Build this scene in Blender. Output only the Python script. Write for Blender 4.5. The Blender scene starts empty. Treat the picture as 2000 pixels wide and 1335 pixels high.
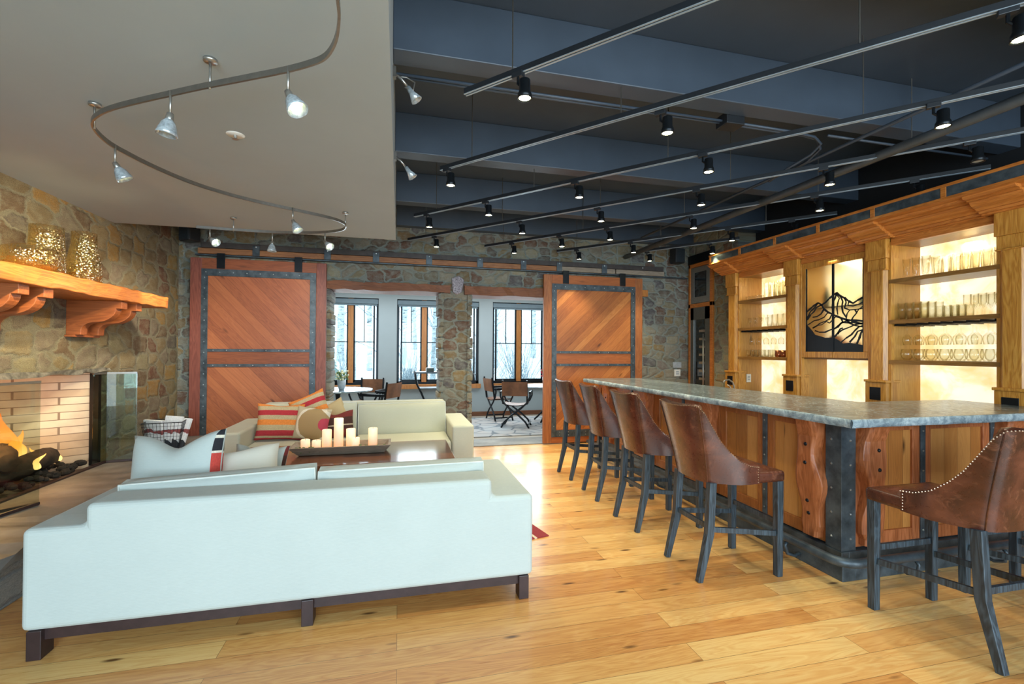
import bpy, bmesh, math, random
from mathutils import Vector, Matrix
from math import pi, sin, cos, radians
random.seed(7)
S = bpy.context.scene
COL = S.collection
# ---------------------------------------------------------------- camera
F, YAW, PITCH, ROLL, CYP = 899.166, 0.24043, 0.007974, 0.00635, 677.263
fw = Vector((sin(YAW)*cos(PITCH), cos(YAW)*cos(PITCH), sin(PITCH)))
r0 = Vector((cos(YAW), -sin(YAW), 0)); u0 = r0.cross(fw)
rr = r0*cos(ROLL)+u0*sin(ROLL); uu = -r0*sin(ROLL)+u0*cos(ROLL)
cam = bpy.data.cameras.new('camera'); cam.sensor_width = 36; cam.sensor_fit = 'HORIZONTAL'
cam.lens = F/2000*36; cam.shift_y = (CYP-667.5)/2000; cam.clip_start = .05; cam.clip_end = 300
co = bpy.data.objects.new('camera', cam); COL.objects.link(co)
M = Matrix((rr, uu, -fw)).transposed().to_4x4(); M.translation = Vector((0, 0, 1.5)); co.matrix_world = M
S.camera = co
# ---------------------------------------------------------------- look
S.view_settings.view_transform = 'Standard'; S.view_settings.look = 'None'
S.view_settings.gamma = 1; S.view_settings.use_curve_mapping = False
S.view_settings.exposure = 0.95
S.cycles.transparent_max_bounces = 32
# ---------------------------------------------------------------- world: a bright overcast winter sky
w = bpy.data.worlds.new('world'); S.world = w; w.use_nodes = True
bg = w.node_tree.nodes['Background']; bg.inputs[0].default_value = (.74, .90, 1.0, 1); bg.inputs[1].default_value = 1.5
# ---------------------------------------------------------------- lights
def area(name, loc, tgt, sx, sy, e, col, spread=180):
    l = bpy.data.lights.new(name, 'AREA'); l.shape = 'RECTANGLE'; l.size = sx; l.size_y = sy; l.energy = e; l.color = col; l.spread = radians(spread)
    o = bpy.data.objects.new(name, l); COL.objects.link(o); o.location = loc
    o.rotation_euler = (Vector(tgt)-Vector(loc)).to_track_quat('-Z', 'Y').to_euler(); return o
def spot(name, loc, tgt, e, col, ang=70, blend=.6, rad=.03):
    l = bpy.data.lights.new(name, 'SPOT'); l.energy = e; l.color = col; l.spot_size = radians(ang); l.spot_blend = blend; l.shadow_soft_size = rad
    o = bpy.data.objects.new(name, l); COL.objects.link(o); o.location = loc
    o.rotation_euler = (Vector(tgt)-Vector(loc)).to_track_quat('-Z', 'Y').to_euler(); return o
area('alcove_ceiling_light', (1.0, 9.0, 2.86), (1.0, 9.0, 0), 5.5, 1.8, 52, (.86, .95, 1.0))
COOL = (.70, .88, 1.0); WARM = (1, .80, .52); NEUT = (1, .90, .74)
area('daylight_behind_left', (-.9, -3.0, 1.7), (-.9, 3, 1.2), 3.2, 2.4, 120, (.60, .83, 1.0))
area('daylight_behind_right', (3.0, -3.0, 1.7), (2.4, 3, 1.1), 3.2, 2.4, 110, (.78, .91, 1.0))
for i, (x, wd) in enumerate(((-.97, 1.0), (.85, 1.7), (2.75, 1.2))):
    area('daylight_alcove', (x, 10.28, 1.7), (x, 6, .9), wd, 1.7, 20, (.80, .93, 1.0))
# ---------------------------------------------------------------- material helpers
def H(s, a=1.0):
    s = s.lstrip('#'); v = [int(s[i:i+2], 16)/255 for i in (0, 2, 4)]
    return tuple([x/12.92 if x <= .04045 else ((x+.055)/1.055)**2.4 for x in v]+[a])
class N:
    def __init__(s, name):
        s.m = bpy.data.materials.new(name); s.m.use_nodes = True; s.t = s.m.node_tree; s.b = s.t.nodes['Principled BSDF']; s.out = s.t.nodes['Material Output']
    def n(s, typ, ins=None, **kw):
        n = s.t.nodes.new(typ)
        for k, v in kw.items(): setattr(n, k, v)
        for k, v in (ins or {}).items():
            if isinstance(v, bpy.types.NodeSocket): s.t.links.new(v, n.inputs[k])
            else: n.inputs[k].default_value = v
        return n
    def l(s, a, b): s.t.links.new(a, b)
    def math(s, op, a, b=0, c=0):
        return s.n('ShaderNodeMath', {0: a, 1: b, 2: c}, operation=op).outputs[0]
    def coord(s, kind='Object'): return s.n('ShaderNodeTexCoord').outputs[kind]
    def map(s, v, loc=(0, 0, 0), rot=(0, 0, 0), sc=(1, 1, 1)):
        return s.n('ShaderNodeMapping', {'Vector': v, 'Location': loc, 'Rotation': rot, 'Scale': sc}).outputs[0]
    def noise(s, v, sc=5, det=3, rough=.5, dist=0, dim='3D'):
        return s.n('ShaderNodeTexNoise', {'Vector': v, 'Scale': sc, 'Detail': det, 'Roughness': rough, 'Distortion': dist}, noise_dimensions=dim)
    def ramp(s, f, stops, interp='LINEAR'):
        n = s.n('ShaderNodeValToRGB', {0: f}); e = n.color_ramp.elements; n.color_ramp.interpolation = interp
        while len(e) < len(stops): e.new(.5)
        for i, (p, c) in enumerate(stops): e[i].position = p; e[i].color = c if not isinstance(c, (int, float)) else (c, c, c, 1)
        return n.outputs[0]
    def mix(s, f, a, b, mode='MIX'):
        n = s.n('ShaderNodeMix', data_type='RGBA', blend_type=mode)
        for k, v in ((0, f), (6, a), (7, b)):
            if isinstance(v, bpy.types.NodeSocket): s.l(v, n.inputs[k])
            else: n.inputs[k].default_value = v
        return n.outputs[2]
    def bump(s, h, st=.3, d=.01):
        n = s.n('ShaderNodeBump', {'Height': h, 'Strength': st, 'Distance': d}); s.l(n.outputs[0], s.b.inputs['Normal']); return n
    def set(s, **kw):
        for k, v in kw.items():
            i = s.b.inputs[k.replace('_', ' ')]
            if isinstance(v, bpy.types.NodeSocket): s.l(v, i)
            else: i.default_value = v
        return s
def plain(name, col, rough=.5, metal=0, var=.12, sc=8, bump=0, coat=0, ncol=None):
    a = N(name); c = H(col); v = a.coord()
    n = a.noise(v, sc, 4, .6).outputs[0]
    d = ncol and H(ncol) or tuple([x*(1-var*2) for x in c[:3]]+[1])
    a.set(Base_Color=a.mix(a.ramp(n, [(.3, 0), (.7, 1)]), d, c), Roughness=rough, Metallic=metal)
    a.b.inputs['Coat Weight'].default_value = coat
    if bump: a.bump(n, bump, .004)
    return a.m
def emit(name, col, st, rough=.6):
    a = N(name); n = a.noise(a.coord(), 12, 2).outputs[0]
    c = H(col); a.set(Base_Color=c, Roughness=rough, Emission_Color=a.mix(n, c, tuple([x*.85 for x in c[:3]]+[1])), Emission_Strength=st); return a.m
def wood(name, cols, grain='X', cross='Z', plank=0, length=3, rough=.45, ang=0, knots=.5, gap=.004, contrast=.45, bump=.25, plane=None, coat=0, kn=(1.7, 5)):
    """grain / cross: object axes; planks tile the cross axis"""
    a = N(name); v = a.coord()
    if ang: v = a.map(v, rot=(0, ang, 0))
    sp = a.n('ShaderNodeSeparateXYZ', {0: v}).outputs; ax = dict(X=sp[0], Y=sp[1], Z=sp[2])
    other = [k for k in 'XYZ' if k not in (grain, cross)][0]
    g, c, o = ax[grain], ax[cross], ax[other]
    v3 = a.n('ShaderNodeCombineXYZ', {0: g, 1: c, 2: o}).outputs[0]
    fac = None; off = 0
    if plank:
        br = a.n('ShaderNodeTexBrick', {'Vector': a.n('ShaderNodeCombineXYZ', {0: g, 1: c, 2: 0.0}).outputs[0], 'Color1': (0, 0, 0, 1), 'Color2': (1, 1, 1, 1), 'Mortar': (.5, .5, .5, 1), 'Scale': 1.0, 'Mortar Size': gap, 'Mortar Smooth': .1, 'Bias': 0.0, 'Brick Width': length, 'Row Height': plank}, offset=.37, squash=1, offset_frequency=2)
        fac = a.n('ShaderNodeSeparateColor', {0: br.outputs[0]}).outputs[0]
        v3 = a.n('ShaderNodeVectorMath', {0: v3, 1: a.n('ShaderNodeCombineXYZ', {0: a.math('MULTIPLY', fac, 7.3), 1: a.math('MULTIPLY', fac, 3.1), 2: 0.0}).outputs[0]}, operation='ADD').outputs[0]
    fine = a.noise(a.map(v3, sc=(1.6, 42, 42)), 1.6, 5, .62, .5).outputs[0]
    big = a.noise(a.map(v3, sc=(1.0, 9, 9)), 1.1, 3, .5, 1.2).outputs[0]
    ring = a.math('FRACT', a.math('MULTIPLY', big, 9.0)); ring = a.math('ABSOLUTE', a.math('SUBTRACT', ring, .5))
    m = a.math('ADD', a.math('MULTIPLY', fine, .6), a.math('MULTIPLY', ring, .55))
    if fac is not None: m = a.math('ADD', a.math('MULTIPLY', m, contrast), a.math('MULTIPLY', fac, 1-contrast))
    n = len(cols); base = a.ramp(m, [(.12+.76*i/(n-1), H(cc)) for i, cc in enumerate(cols)])
    if knots:
        vo = a.n('ShaderNodeTexVoronoi', {'Vector': a.map(v3, sc=(kn[0], kn[1], kn[1])), 'Scale': 1.0, 'Randomness': 1.0}, feature='F1')
        k = a.ramp(vo.outputs[0], [(.045, 1), (.13, 0)])
        base = a.mix(a.math('MULTIPLY', k, knots), base, tuple([x*.22 for x in H(cols[0])[:3]]+[1]))
    hgt = m
    if plank:
        base = a.mix(a.math('MULTIPLY', br.outputs[1], .75), base, tuple([x*.18 for x in H(cols[0])[:3]]+[1]))
        hgt = a.math('SUBTRACT', a.math('MULTIPLY', m, .25), br.outputs[1])
    a.set(Base_Color=base, Roughness=a.math('ADD', a.math('MULTIPLY', fine, .18), rough-.09))
    a.b.inputs['Coat Weight'].default_value = coat; a.b.inputs['Coat Roughness'].default_value = .12
    a.bump(hgt, bump, .003); return a.m
def stone(name, axes, mortar, cols, su=3.3, sv=5.2, off=0, bump=1.0, mw=.15, seed=0.0):
    a = N(name); v = a.coord(); sp = a.n('ShaderNodeSeparateXYZ', {0: v}).outputs; ax = dict(X=sp[0], Y=sp[1], Z=sp[2])
    uv = a.n('ShaderNodeCombineXYZ', {0: a.math('MULTIPLY_ADD', ax[axes[0]], su, seed), 1: a.math('MULTIPLY', ax[axes[1]], sv), 2: 0.0}).outputs[0]
    nz = a.noise(uv, 1.3, 4, .6); nz2 = a.noise(uv, 6, 3, .6)
    d = a.n('ShaderNodeVectorMath', {0: a.n('ShaderNodeVectorMath', {0: nz.outputs[1], 1: (.5, .5, .5)}, operation='SUBTRACT').outputs[0], 'Scale': .26}, operation='SCALE').outputs[0]
    d2 = a.n('ShaderNodeVectorMath', {0: a.n('ShaderNodeVectorMath', {0: nz2.outputs[1], 1: (.5, .5, .5)}, operation='SUBTRACT').outputs[0], 'Scale': .24}, operation='SCALE').outputs[0]
    uv2 = a.n('ShaderNodeVectorMath', {0: a.n('ShaderNodeVectorMath', {0: uv, 1: d}, operation='ADD').outputs[0], 1: d2}, operation='ADD').outputs[0]
    kw = dict(voronoi_dimensions='2D', distance='CHEBYCHEV')
    f1 = a.n('ShaderNodeTexVoronoi', {'Vector': uv2, 'Scale': 1.0, 'Randomness': .8}, feature='F1', **kw)
    f2 = a.n('ShaderNodeTexVoronoi', {'Vector': uv2, 'Scale': 1.0, 'Randomness': .8}, feature='F2', **kw)
    diff = a.math('SUBTRACT', f2.outputs[0], f1.outputs[0])
    st = a.ramp(diff, [(mw*.55, 0), (mw, 1)])
    cc = a.n('ShaderNodeSeparateColor', {0: f1.outputs[1]}).outputs
    n = len(cols); cell = a.ramp(cc[0], [((i+.0)/n, H(x)) for i, x in enumerate(cols)], 'CONSTANT')
    spot_ = a.noise(uv, 5, 5, .65).outputs[0]; fine = a.noise(uv, 26, 5, .7).outputs[0]
    cell = a.mix(a.ramp(spot_, [(.35, .0), (.75, .55)]), cell, H(cols[1]))
    cell = a.mix(a.ramp(a.noise(uv, 2.3, 4, .6).outputs[0], [(.42, 0), (.72, .6)]), cell, H(mortar))
    cell = a.mix(1.0, cell, a.ramp(fine, [(.28, .62), (.72, 1.4)]), 'MULTIPLY')
    mo = a.mix(a.ramp(fine, [(.3, 0), (.7, 1)]), tuple([x*.55 for x in H(mortar)[:3]]+[1]), H(mortar))
    a.set(Base_Color=a.mix(st, mo, cell), Roughness=.82)
    h = a.math('ADD', a.math('MULTIPLY', a.ramp(diff, [(0, 0), (mw*1.9, 1)]), a.math('ADD', a.math('MULTIPLY', cc[1], .5), .7)), a.math('MULTIPLY', fine, .8))
    a.bump(h, bump, .035); return a.m
def glassmat(name, tint, edge, refl=.9, rough=.03, base=0.0):
    """thin clear glass: straight-through with tinted edges and a fresnel reflection"""
    a = N(name); lw = a.n('ShaderNodeLayerWeight', {'Blend': .35}); lw2 = a.n('ShaderNodeLayerWeight', {'Blend': .5})
    col = a.mix(a.ramp(lw.outputs[1], [(.25, 0), (.95, 1)]), H(tint), H(edge))
    tr = a.n('ShaderNodeBsdfTransparent', {0: col}); gl = a.n('ShaderNodeBsdfGlossy', {'Color': (1, 1, 1, 1), 'Roughness': rough})
    fr = a.math('MULTIPLY_ADD', a.math('POWER', lw2.outputs[1], 5.0), .85, .045)
    mx = a.n('ShaderNodeMixShader', {0: a.math('MULTIPLY_ADD', fr, refl, base), 1: tr.outputs[0], 2: gl.outputs[0]})
    a.l(mx.outputs[0], a.out.inputs[0]); return a.m
MT = {}
MT['floor'] = wood('pine_floor', ['#b5733c', '#cd9150', '#dca763', '#e8c07c', '#d79f5c'], 'X', 'Y', .14, 2.3, .30, 0, .95, .0012, .60, .12, coat=.35, kn=(2.3, 8))
MT['afloor'] = wood('alcove_floor', ['#8d8272', '#b3a796', '#cfc6b8'], 'X', 'Y', .16, 2.0, .30, 0, .2, .002)
BS = ['#a59a7c', '#8f8773', '#ad9262', '#86756a', '#b3ab96', '#6f6b72', '#9a8058', '#86604f', '#bdb496', '#9a918a', '#7d6e62', '#a59c8a']
MT['stone_back'] = stone('stone_wall_grey', 'XZ', '#bcc4ba', BS, 4.6, 6.6, seed=3.0)
LS = ['#a38d62', '#95805c', '#bd9550', '#84694f', '#ae986e', '#71665c', '#b88c48', '#855642', '#b0a47e', '#968672']
MT['stone_left'] = stone('stone_wall_tan', 'YZ', '#b8ad8e', LS, 3.9, 5.4, seed=1.0)
MT['stone_side'] = stone('stone_wall_side', 'YZ', '#b8c0aa', BS, 4.6, 6.6, seed=8.0)
MT['stone_hearth'] = stone('stone_hearth_base', 'YZ', '#b4b8b6', ['#a9aaa4', '#8d8f8c', '#b8b2a4', '#7d7c78'], 2.2, 6, seed=5.0)
MT['slab'] = plain('hearth_slab', '#93908a', .5, 0, .22, 3, .5, 0, '#5f5c58')
MT['plaster'] = plain('white_plaster', '#a2acaf', .8, 0, .03, 2)
MT['plaster_cool'] = plain('alcove_plaster', '#a9b2b4', .8, 0, .03, 2)
MT['black_ceiling'] = plain('dark_painted_ceiling', '#465260', .42, 0, .1, 2, .05)
MT['dark_wall'] = plain('unlit_dark_tone', '#1b1e22', .7)  # unlit shade put into the colour of the wall behind the back bar
MT['black_metal'] = plain('blackened_metal', '#22272c', .35, .6, .15, 12)
MT['strap'] = plain('patinated_steel_strap', '#5a666e', .42, .35, .2, 10, .1, 0, '#2f3940')
MT['rivet'] = plain('rivet_steel', '#a9b2b5', .3, .8, .1)
MT['steel'] = plain('brushed_steel', '#b4b2ac', .32, .85, .08, 30)
MT['steel2'] = plain('brushed_steel_dark', '#8d8a84', .35, .85, .08, 30)
MT['black_plastic'] = plain('black_plastic', '#1d2126', .45)
MT['blkglass'] = plain('black_oven_glass', '#0e0f12', .08, 0, .1, 5, 0, 1)
MT['doorL'] = wood('barn_door_planks_red', ['#81472c', '#a05a37', '#b0683f', '#c47c50'], 'X', 'Z', .105, 9, .42, radians(-47), .8, .0012, .62)
MT['doorR'] = wood('barn_door_planks_orange', ['#8a4c24', '#ab6531', '#c0783c', '#d08e50'], 'X', 'Z', .095, 9, .42, radians(44), .9, .0012, .55)
MT['stileL'] = wood('barn_door_stile_red', ['#5e2f26', '#7d4235', '#8f5140', '#a4654f'], 'Z', 'X', 0, 3, .5, 0, .4)
MT['railL'] = wood('barn_door_rail_red', ['#6d371f', '#8c4c2b', '#9e5a33'], 'X', 'Z', 0, 3, .5, 0, .6)
MT['stileR'] = wood('barn_door_stile_orange', ['#77411f', '#995a30', '#ad6c3b', '#bd7d4a'], 'Z', 'X', 0, 3, .5, 0, .7)
MT['railR'] = wood('barn_door_rail_orange', ['#8a4a22', '#a65d2c', '#b56b35'], 'X', 'Z', 0, 3, .5, 0, .6)
MT['lintel'] = wood('reclaimed_lintel', ['#5a3522', '#7b4c30', '#92603e'], 'X', 'Z', 0, 3, .65, 0, .9, bump=.6)
MT['track_wood'] = wood('door_track_timber', ['#6b4226', '#90603a', '#b08450'], 'X', 'Z', 0, 3, .6, 0, .5, bump=.5)
MT['mantel'] = wood('distressed_mantel', ['#8a4a20', '#b5692f', '#cd8340', '#dc9850'], 'Y', 'Z', 0, 3, .45, 0, 1.0, bump=.6)
MT['corbelw'] = wood('mantel_corbel_wood', ['#7a4020', '#a1592d', '#b96d3a'], 'X', 'Z', 0, 3, .5, 0, .3)
MT['barwood'] = wood('bar_panel_wood', ['#8a5426', '#a96c33', '#bd8244', '#c98f52'], 'Z', 'Y', .13, 5, .35, 0, .9, .0015, .5)
MT['barwood2'] = wood('bar_panel_wood_end', ['#8a5426', '#a96c33', '#bd8244', '#c98f52'], 'Z', 'X', .13, 5, .35, 0, .9, .0015, .5)
MT['barframe'] = wood('bar_frame_wood', ['#7d4721', '#a05f2f', '#b8753d'], 'Z', 'Y', 0, 5, .35, 0, .5)
MT['bartrim'] = wood('bar_live_edge_wood', ['#7a4022', '#9f5a32', '#b87046', '#c68257'], 'Z', 'X', 0, 5, .4, 0, .5)
MT['shelfwood'] = wood('back_bar_wood', ['#8a5820', '#a8722e', '#c08d42', '#cda055'], 'Z', 'Y', .16, 5, .33, 0, .7, .0015, .55)
MT['colwood'] = wood('back_bar_column_wood', ['#8f5820', '#b47a30', '#cd9645', '#dba858'], 'Z', 'Y', 0, 5, .3, 0, .3)
MT['crownwood'] = wood('back_bar_crown_wood', ['#8f5120', '#b26a2b', '#c9803a', '#d9964c'], 'Y', 'Z', 0, 5, .35, 0, .5)
MT['shelfH'] = wood('back_bar_shelf_wood', ['#6e4a20', '#8d6430', '#a67b3e'], 'Y', 'X', 0, 5, .35, 0, .4)
MT['tablewood'] = wood('coffee_table_walnut', ['#3a1f12', '#5c3320', '#7a482c', '#8d5836'], 'X', 'Y', .2, 5, .16, 0, .4, .002, .5, .15, coat=.6)
MT['traywood'] = wood('grey_tray_wood', ['#6e6254', '#8f8272', '#a99b89'], 'X', 'Z', 0, 5, .7, 0, .3)
MT['legdark'] = plain('espresso_leg', '#3b2a2a', .4, 0, .2, 15)
MT['stoolleg'] = wood('ebonised_oak', ['#161b1f', '#29333a', '#43525c', '#222b31'], 'Z', 'X', 0, 5, .42, 0, 0, bump=.4)
MT['frame_orange'] = wood('window_timber', ['#a0602c', '#bd7a3c', '#cf9150'], 'Z', 'X', 0, 5, .4, 0, .1)
def mk_leather():
    a = N('distressed_brown_leather'); v = a.coord(); n1 = a.noise(v, 4.5, 5, .65, .6).outputs[0]; n2 = a.noise(v, 45, 4, .7).outputs[0]; n3 = a.noise(v, 11, 5, .75, 1.5).outputs[0]
    c = a.ramp(n1, [(.3, H('#2e150e')), (.5, H('#4a2418')), (.72, H('#6b3b29'))])
    c = a.mix(a.ramp(n3, [(.55, 0), (.75, .5)]), c, H('#9a6248'))
    a.set(Base_Color=c, Roughness=a.ramp(n2, [(.3, .24), (.7, .38)])); a.b.inputs['Coat Weight'].default_value = .5; a.b.inputs['Coat Roughness'].default_value = .2
    a.bump(n2, .15, .002); return a.m
MT['leather'] = mk_leather()
MT['nail'] = plain('nailhead_brass', '#b7a08a', .28, .9, .1)
def mk_fabric(name, c1, c2, sc=260):
    a = N(name); v = a.coord(); n = a.noise(v, 3, 3).outputs[0]
    wv = a.n('ShaderNodeTexWave', {'Vector': v, 'Scale': sc/6, 'Distortion': 1.0, 'Detail': 1.0}, bands_direction='Z').outputs[1]
    f = a.noise(a.map(v, sc=(1, 1, 8)), 40, 3, .7).outputs[0]
    a.set(Base_Color=a.mix(a.math('MULTIPLY_ADD', f, .6, a.math('MULTIPLY', n, .4)), H(c1), H(c2)), Roughness=.9)
    a.b.inputs['Sheen Weight'].default_value = .15; a.bump(a.math('ADD', f, a.math('MULTIPLY', wv, .2)), .2, .002); return a.m
MT['linen'] = mk_fabric('linen_upholstery', '#aab3ae', '#c3cbc5')
MT['linen2'] = mk_fabric('linen_upholstery_far', '#b3b4a0', '#cdcdb8')
MT['cream'] = mk_fabric('cream_cotton', '#d8d3c2', '#e8e4d6')
MT['tanp'] = mk_fabric('tan_embroidered_cotton', '#b09a6c', '#cbb88e')
MT['pipe'] = plain('welt_piping', '#d9dbd2', .8)
def stripes(name, stops, axis='Z', size=.5, wob=.02):
    a = N(name); v = a.coord(); sp = a.n('ShaderNodeSeparateXYZ', {0: v}).outputs; c = sp['XYZ'.index(axis)]
    n = a.noise(v, 9, 2).outputs[0]
    t = a.math('ADD', a.math('DIVIDE', c, size), a.math('MULTIPLY_ADD', n, wob, .5-wob/2))
    col = a.ramp(t, [(p, H(x)) for p, x in stops], 'CONSTANT'); f = a.noise(v, 90, 3).outputs[0]
    a.set(Base_Color=a.mix(1.0, col, a.ramp(f, [(.2, .75), (.8, 1.1)]), 'MULTIPLY'), Roughness=.9); a.bump(f, .3, .002); return a.m
OR, BG_, RD = '#e88c3e', '#bfae88', '#b5323a'
MT['kilim_a'] = stripes('striped_kilim_orange_red', [(0, RD), (.07, BG_), (.12, RD), (.26, BG_), (.40, OR), (.54, BG_), (.66, RD), (.79, BG_), (.90, OR)], size=.43)
MT['kilim_b'] = stripes('striped_kilim_navy_red', [(0, '#2a2a2e'), (.1, '#c8463a'), (.28, '#39415a'), (.42, '#c8463a'), (.6, '#c8463a'), (.68, '#e4ddc8'), (.71, '#25252a'), (.86, '#e4ddc8'), (.9, '#25252a')])
MT['kilim_d'] = stripes('kilim_maroon', [(0, '#5a2a24'), (.2, '#7c3028'), (.38, '#4a2c26'), (.46, '#c9b79c'), (.49, '#4a2c26'), (.66, '#7a2e2a'), (.82, '#4b3a33')])
def mk_suz():
    a = N('suzani_print'); v = a.coord(); sp = a.n('ShaderNodeSeparateXYZ', {0: v}).outputs
    n = a.noise(v, 22, 3).outputs[0]
    def disc(cx, cz, r):
        d = a.math('SQRT', a.math('ADD', a.math('POWER', a.math('SUBTRACT', sp[0], cx), 2.0), a.math('POWER', a.math('SUBTRACT', sp[2], cz), 2.0)))
        return a.math('LESS_THAN', a.math('ADD', d, a.math('MULTIPLY', n, .03)), r)
    c = a.mix(disc(.05, 0, .225), H('#c3b79a'), H('#e0d8c4')); c = a.mix(disc(.05, 0, .195), c, H('#a68c62')); c = a.mix(disc(.18, .01, .085), c, H('#c2475a'))
    a.set(Base_Color=c, Roughness=.9); a.bump(n, .2, .002); return a.m
MT['suzani'] = mk_suz()
def mk_rug(name, c1, c2, c3, sc, dark=.5):
    a = N(name); v = a.coord(); vo = a.n('ShaderNodeTexVoronoi', {'Vector': a.map(v, sc=(1, 1.3, 1)), 'Scale': sc, 'Randomness': .7}, feature='DISTANCE_TO_EDGE').outputs[0]
    n = a.noise(v, sc*.6, 5, .7, 1).outputs[0]; f = a.noise(v, 120, 2).outputs[0]
    c = a.mix(a.ramp(n, [(.35, 0), (.65, 1)]), H(c1), H(c2)); c = a.mix(a.ramp(vo, [(.02, dark), (.06, 0)]), c, H(c3))
    a.set(Base_Color=c, Roughness=.95); a.bump(f, .4, .004); return a.m
MT['rug_grey'] = mk_rug('faded_grey_rug', '#a9adaf', '#b9aea6', '#5e6870', 2.6, .8)
MT['rug_red'] = stripes('red_border_rug', [(0, '#8e2a30'), (.93, '#d9c9b0'), (.945, '#8e2a30')], 'X', 2.0, .002)
def mk_soap():
    a = N('soapstone_counter'); v = a.coord(); n = a.noise(v, 2.2, 6, .65, 1.5).outputs[0]; f = a.noise(v, 30, 4, .7).outputs[0]; ve = a.noise(v, 3.2, 6, .6, 3).outputs[0]
    c = a.ramp(n, [(.3, H('#434b50')), (.55, H('#606a6e')), (.8, H('#7c868a'))])
    c = a.mix(a.ramp(a.math('ABSOLUTE', a.math('SUBTRACT', ve, .5)), [(.004, .5), (.016, 0)]), c, H('#b8c2c2'))
    a.set(Base_Color=c, Roughness=a.ramp(f, [(.3, .16), (.7, .27)])); a.bump(f, .05, .001); return a.m
MT['soap'] = mk_soap()
def mk_soapedge():
    a = N('soapstone_chiselled_edge'); v = a.coord(); n = a.noise(v, 9, 6, .75, .6).outputs[0]; f = a.noise(v, 34, 5, .7).outputs[0]
    c = a.ramp(n, [(.3, H('#55636c')), (.45, H('#7b8c96')), (.58, H('#a9b8be')), (.72, H('#dfe6e6'))])
    a.set(Base_Color=c, Roughness=.5); a.bump(a.math('ADD', n, a.math('MULTIPLY', f, .4)), .9, .012); return a.m
MT['soapedge'] = mk_soapedge()
def mk_onyx():
    a = N('backlit_onyx'); v = a.coord(); n = a.noise(v, 3.2, 5, .6, .6).outputs[0]; c = a.ramp(n, [(.36, H('#f0d090')), (.48, H('#f7e4b4')), (.6, H('#fcf4dc'))])
    a.set(Base_Color=c, Roughness=.4, Emission_Color=c, Emission_Strength=.56); return a.m
MT['onyx'] = mk_onyx()
def mk_brick():
    a = N('firebrick'); v = a.coord(); sp = a.n('ShaderNodeSeparateXYZ', {0: v}).outputs
    u = a.math('SUBTRACT', a.math('MULTIPLY', sp[0], 1.2), sp[1])
    br = a.n('ShaderNodeTexBrick', {'Vector': a.n('ShaderNodeCombineXYZ', {0: u, 1: sp[2], 2: 0.0}).outputs[0], 'Color1': H('#b7a18a'), 'Color2': H('#d3c6b4'), 'Mortar': H('#857466'), 'Scale': 1.0, 'Mortar Size': .004, 'Mortar Smooth': .2, 'Bias': 0.0, 'Brick Width': .26, 'Row Height': .072}, offset=.5)
    n = a.noise(v, 5, 4).outputs[0]
    a.set(Base_Color=a.mix(a.ramp(n, [(.45, 0), (.8, .45)]), br.outputs[0], H('#7a5a48')), Roughness=.85); a.bump(a.math('SUBTRACT', 0.0, br.outputs[1]), .6, .008); return a.m
MT['brick'] = mk_brick()
def mk_flame():
    a = N('gas_flame'); sp = a.n('ShaderNodeSeparateXYZ', {0: a.coord('Generated')}).outputs; lw = a.n('ShaderNodeLayerWeight', {'Blend': .4}).outputs[1]
    c = a.ramp(sp[2], [(0, H('#ffd27a')), (.35, H('#ff9a35')), (1, H('#e2581a'))])
    e = a.n('ShaderNodeEmission', {0: c, 1: 1.25}); t = a.n('ShaderNodeBsdfTransparent')
    mx = a.n('ShaderNodeMixShader', {0: a.math('MAXIMUM', a.math('MULTIPLY', sp[2], .45), a.math('MULTIPLY', lw, .6)), 1: e.outputs[0], 2: t.outputs[0]})
    a.l(mx.outputs[0], a.out.inputs[0]); return a.m
MT['flame'] = mk_flame()
MT['log'] = plain('charred_log', '#4a3a2e', .9, 0, .35, 9, 1.0, 0, '#15110e')
MT['ember'] = plain('lava_rock', '#2c2826', .9, 0, .4, 30, 1.0)
MT['glass'] = glassmat('clear_glass', '#f4f6f2', '#6d6a52', .9)
MT['glass_rim'] = glassmat('drinking_glass_on_shelf', '#fdfdfa', '#d6d0ba', .6)
MT['pane'] = glassmat('window_pane', '#f6fafa', '#dfe9ea', .5)
MT['screen'] = glassmat('fire_screen_glass', '#e4ece6', '#b5c8bc', 1.0, .01, .02)
def mk_vase():
    a = N('hammered_gold_glass'); v = a.coord(); vo = a.n('ShaderNodeTexVoronoi', {'Vector': v, 'Scale': 55.0}, feature='F1').outputs[0]
    bm_ = a.n('ShaderNodeBump', {'Height': vo, 'Strength': .8, 'Distance': .01})
    lw = a.n('ShaderNodeLayerWeight', {'Blend': .4}); tr = a.n('ShaderNodeBsdfTransparent', {0: H('#f8f2dc')}); gl = a.n('ShaderNodeBsdfGlossy', {'Color': H('#fff3d2'), 'Roughness': .08}); a.l(bm_.outputs[0], gl.inputs['Normal'])
    mx = a.n('ShaderNodeMixShader', {0: a.math('MULTIPLY_ADD', lw.outputs[1], .5, .14), 1: tr.outputs[0], 2: gl.outputs[0]}); a.l(mx.outputs[0], a.out.inputs[0]); return a.m
MT['vase'] = mk_vase()
def mk_frost():
    a = N('frosted_door_glass'); a.set(Base_Color=H('#eef0dc'), Roughness=.5, Transmission_Weight=1.0); a.b.inputs['IOR'].default_value = 1.12
    a.bump(a.noise(a.coord(), 60, 2).outputs[0], .05, .001); return a.m
MT['frost'] = mk_frost()
MT['wax'] = None
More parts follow.
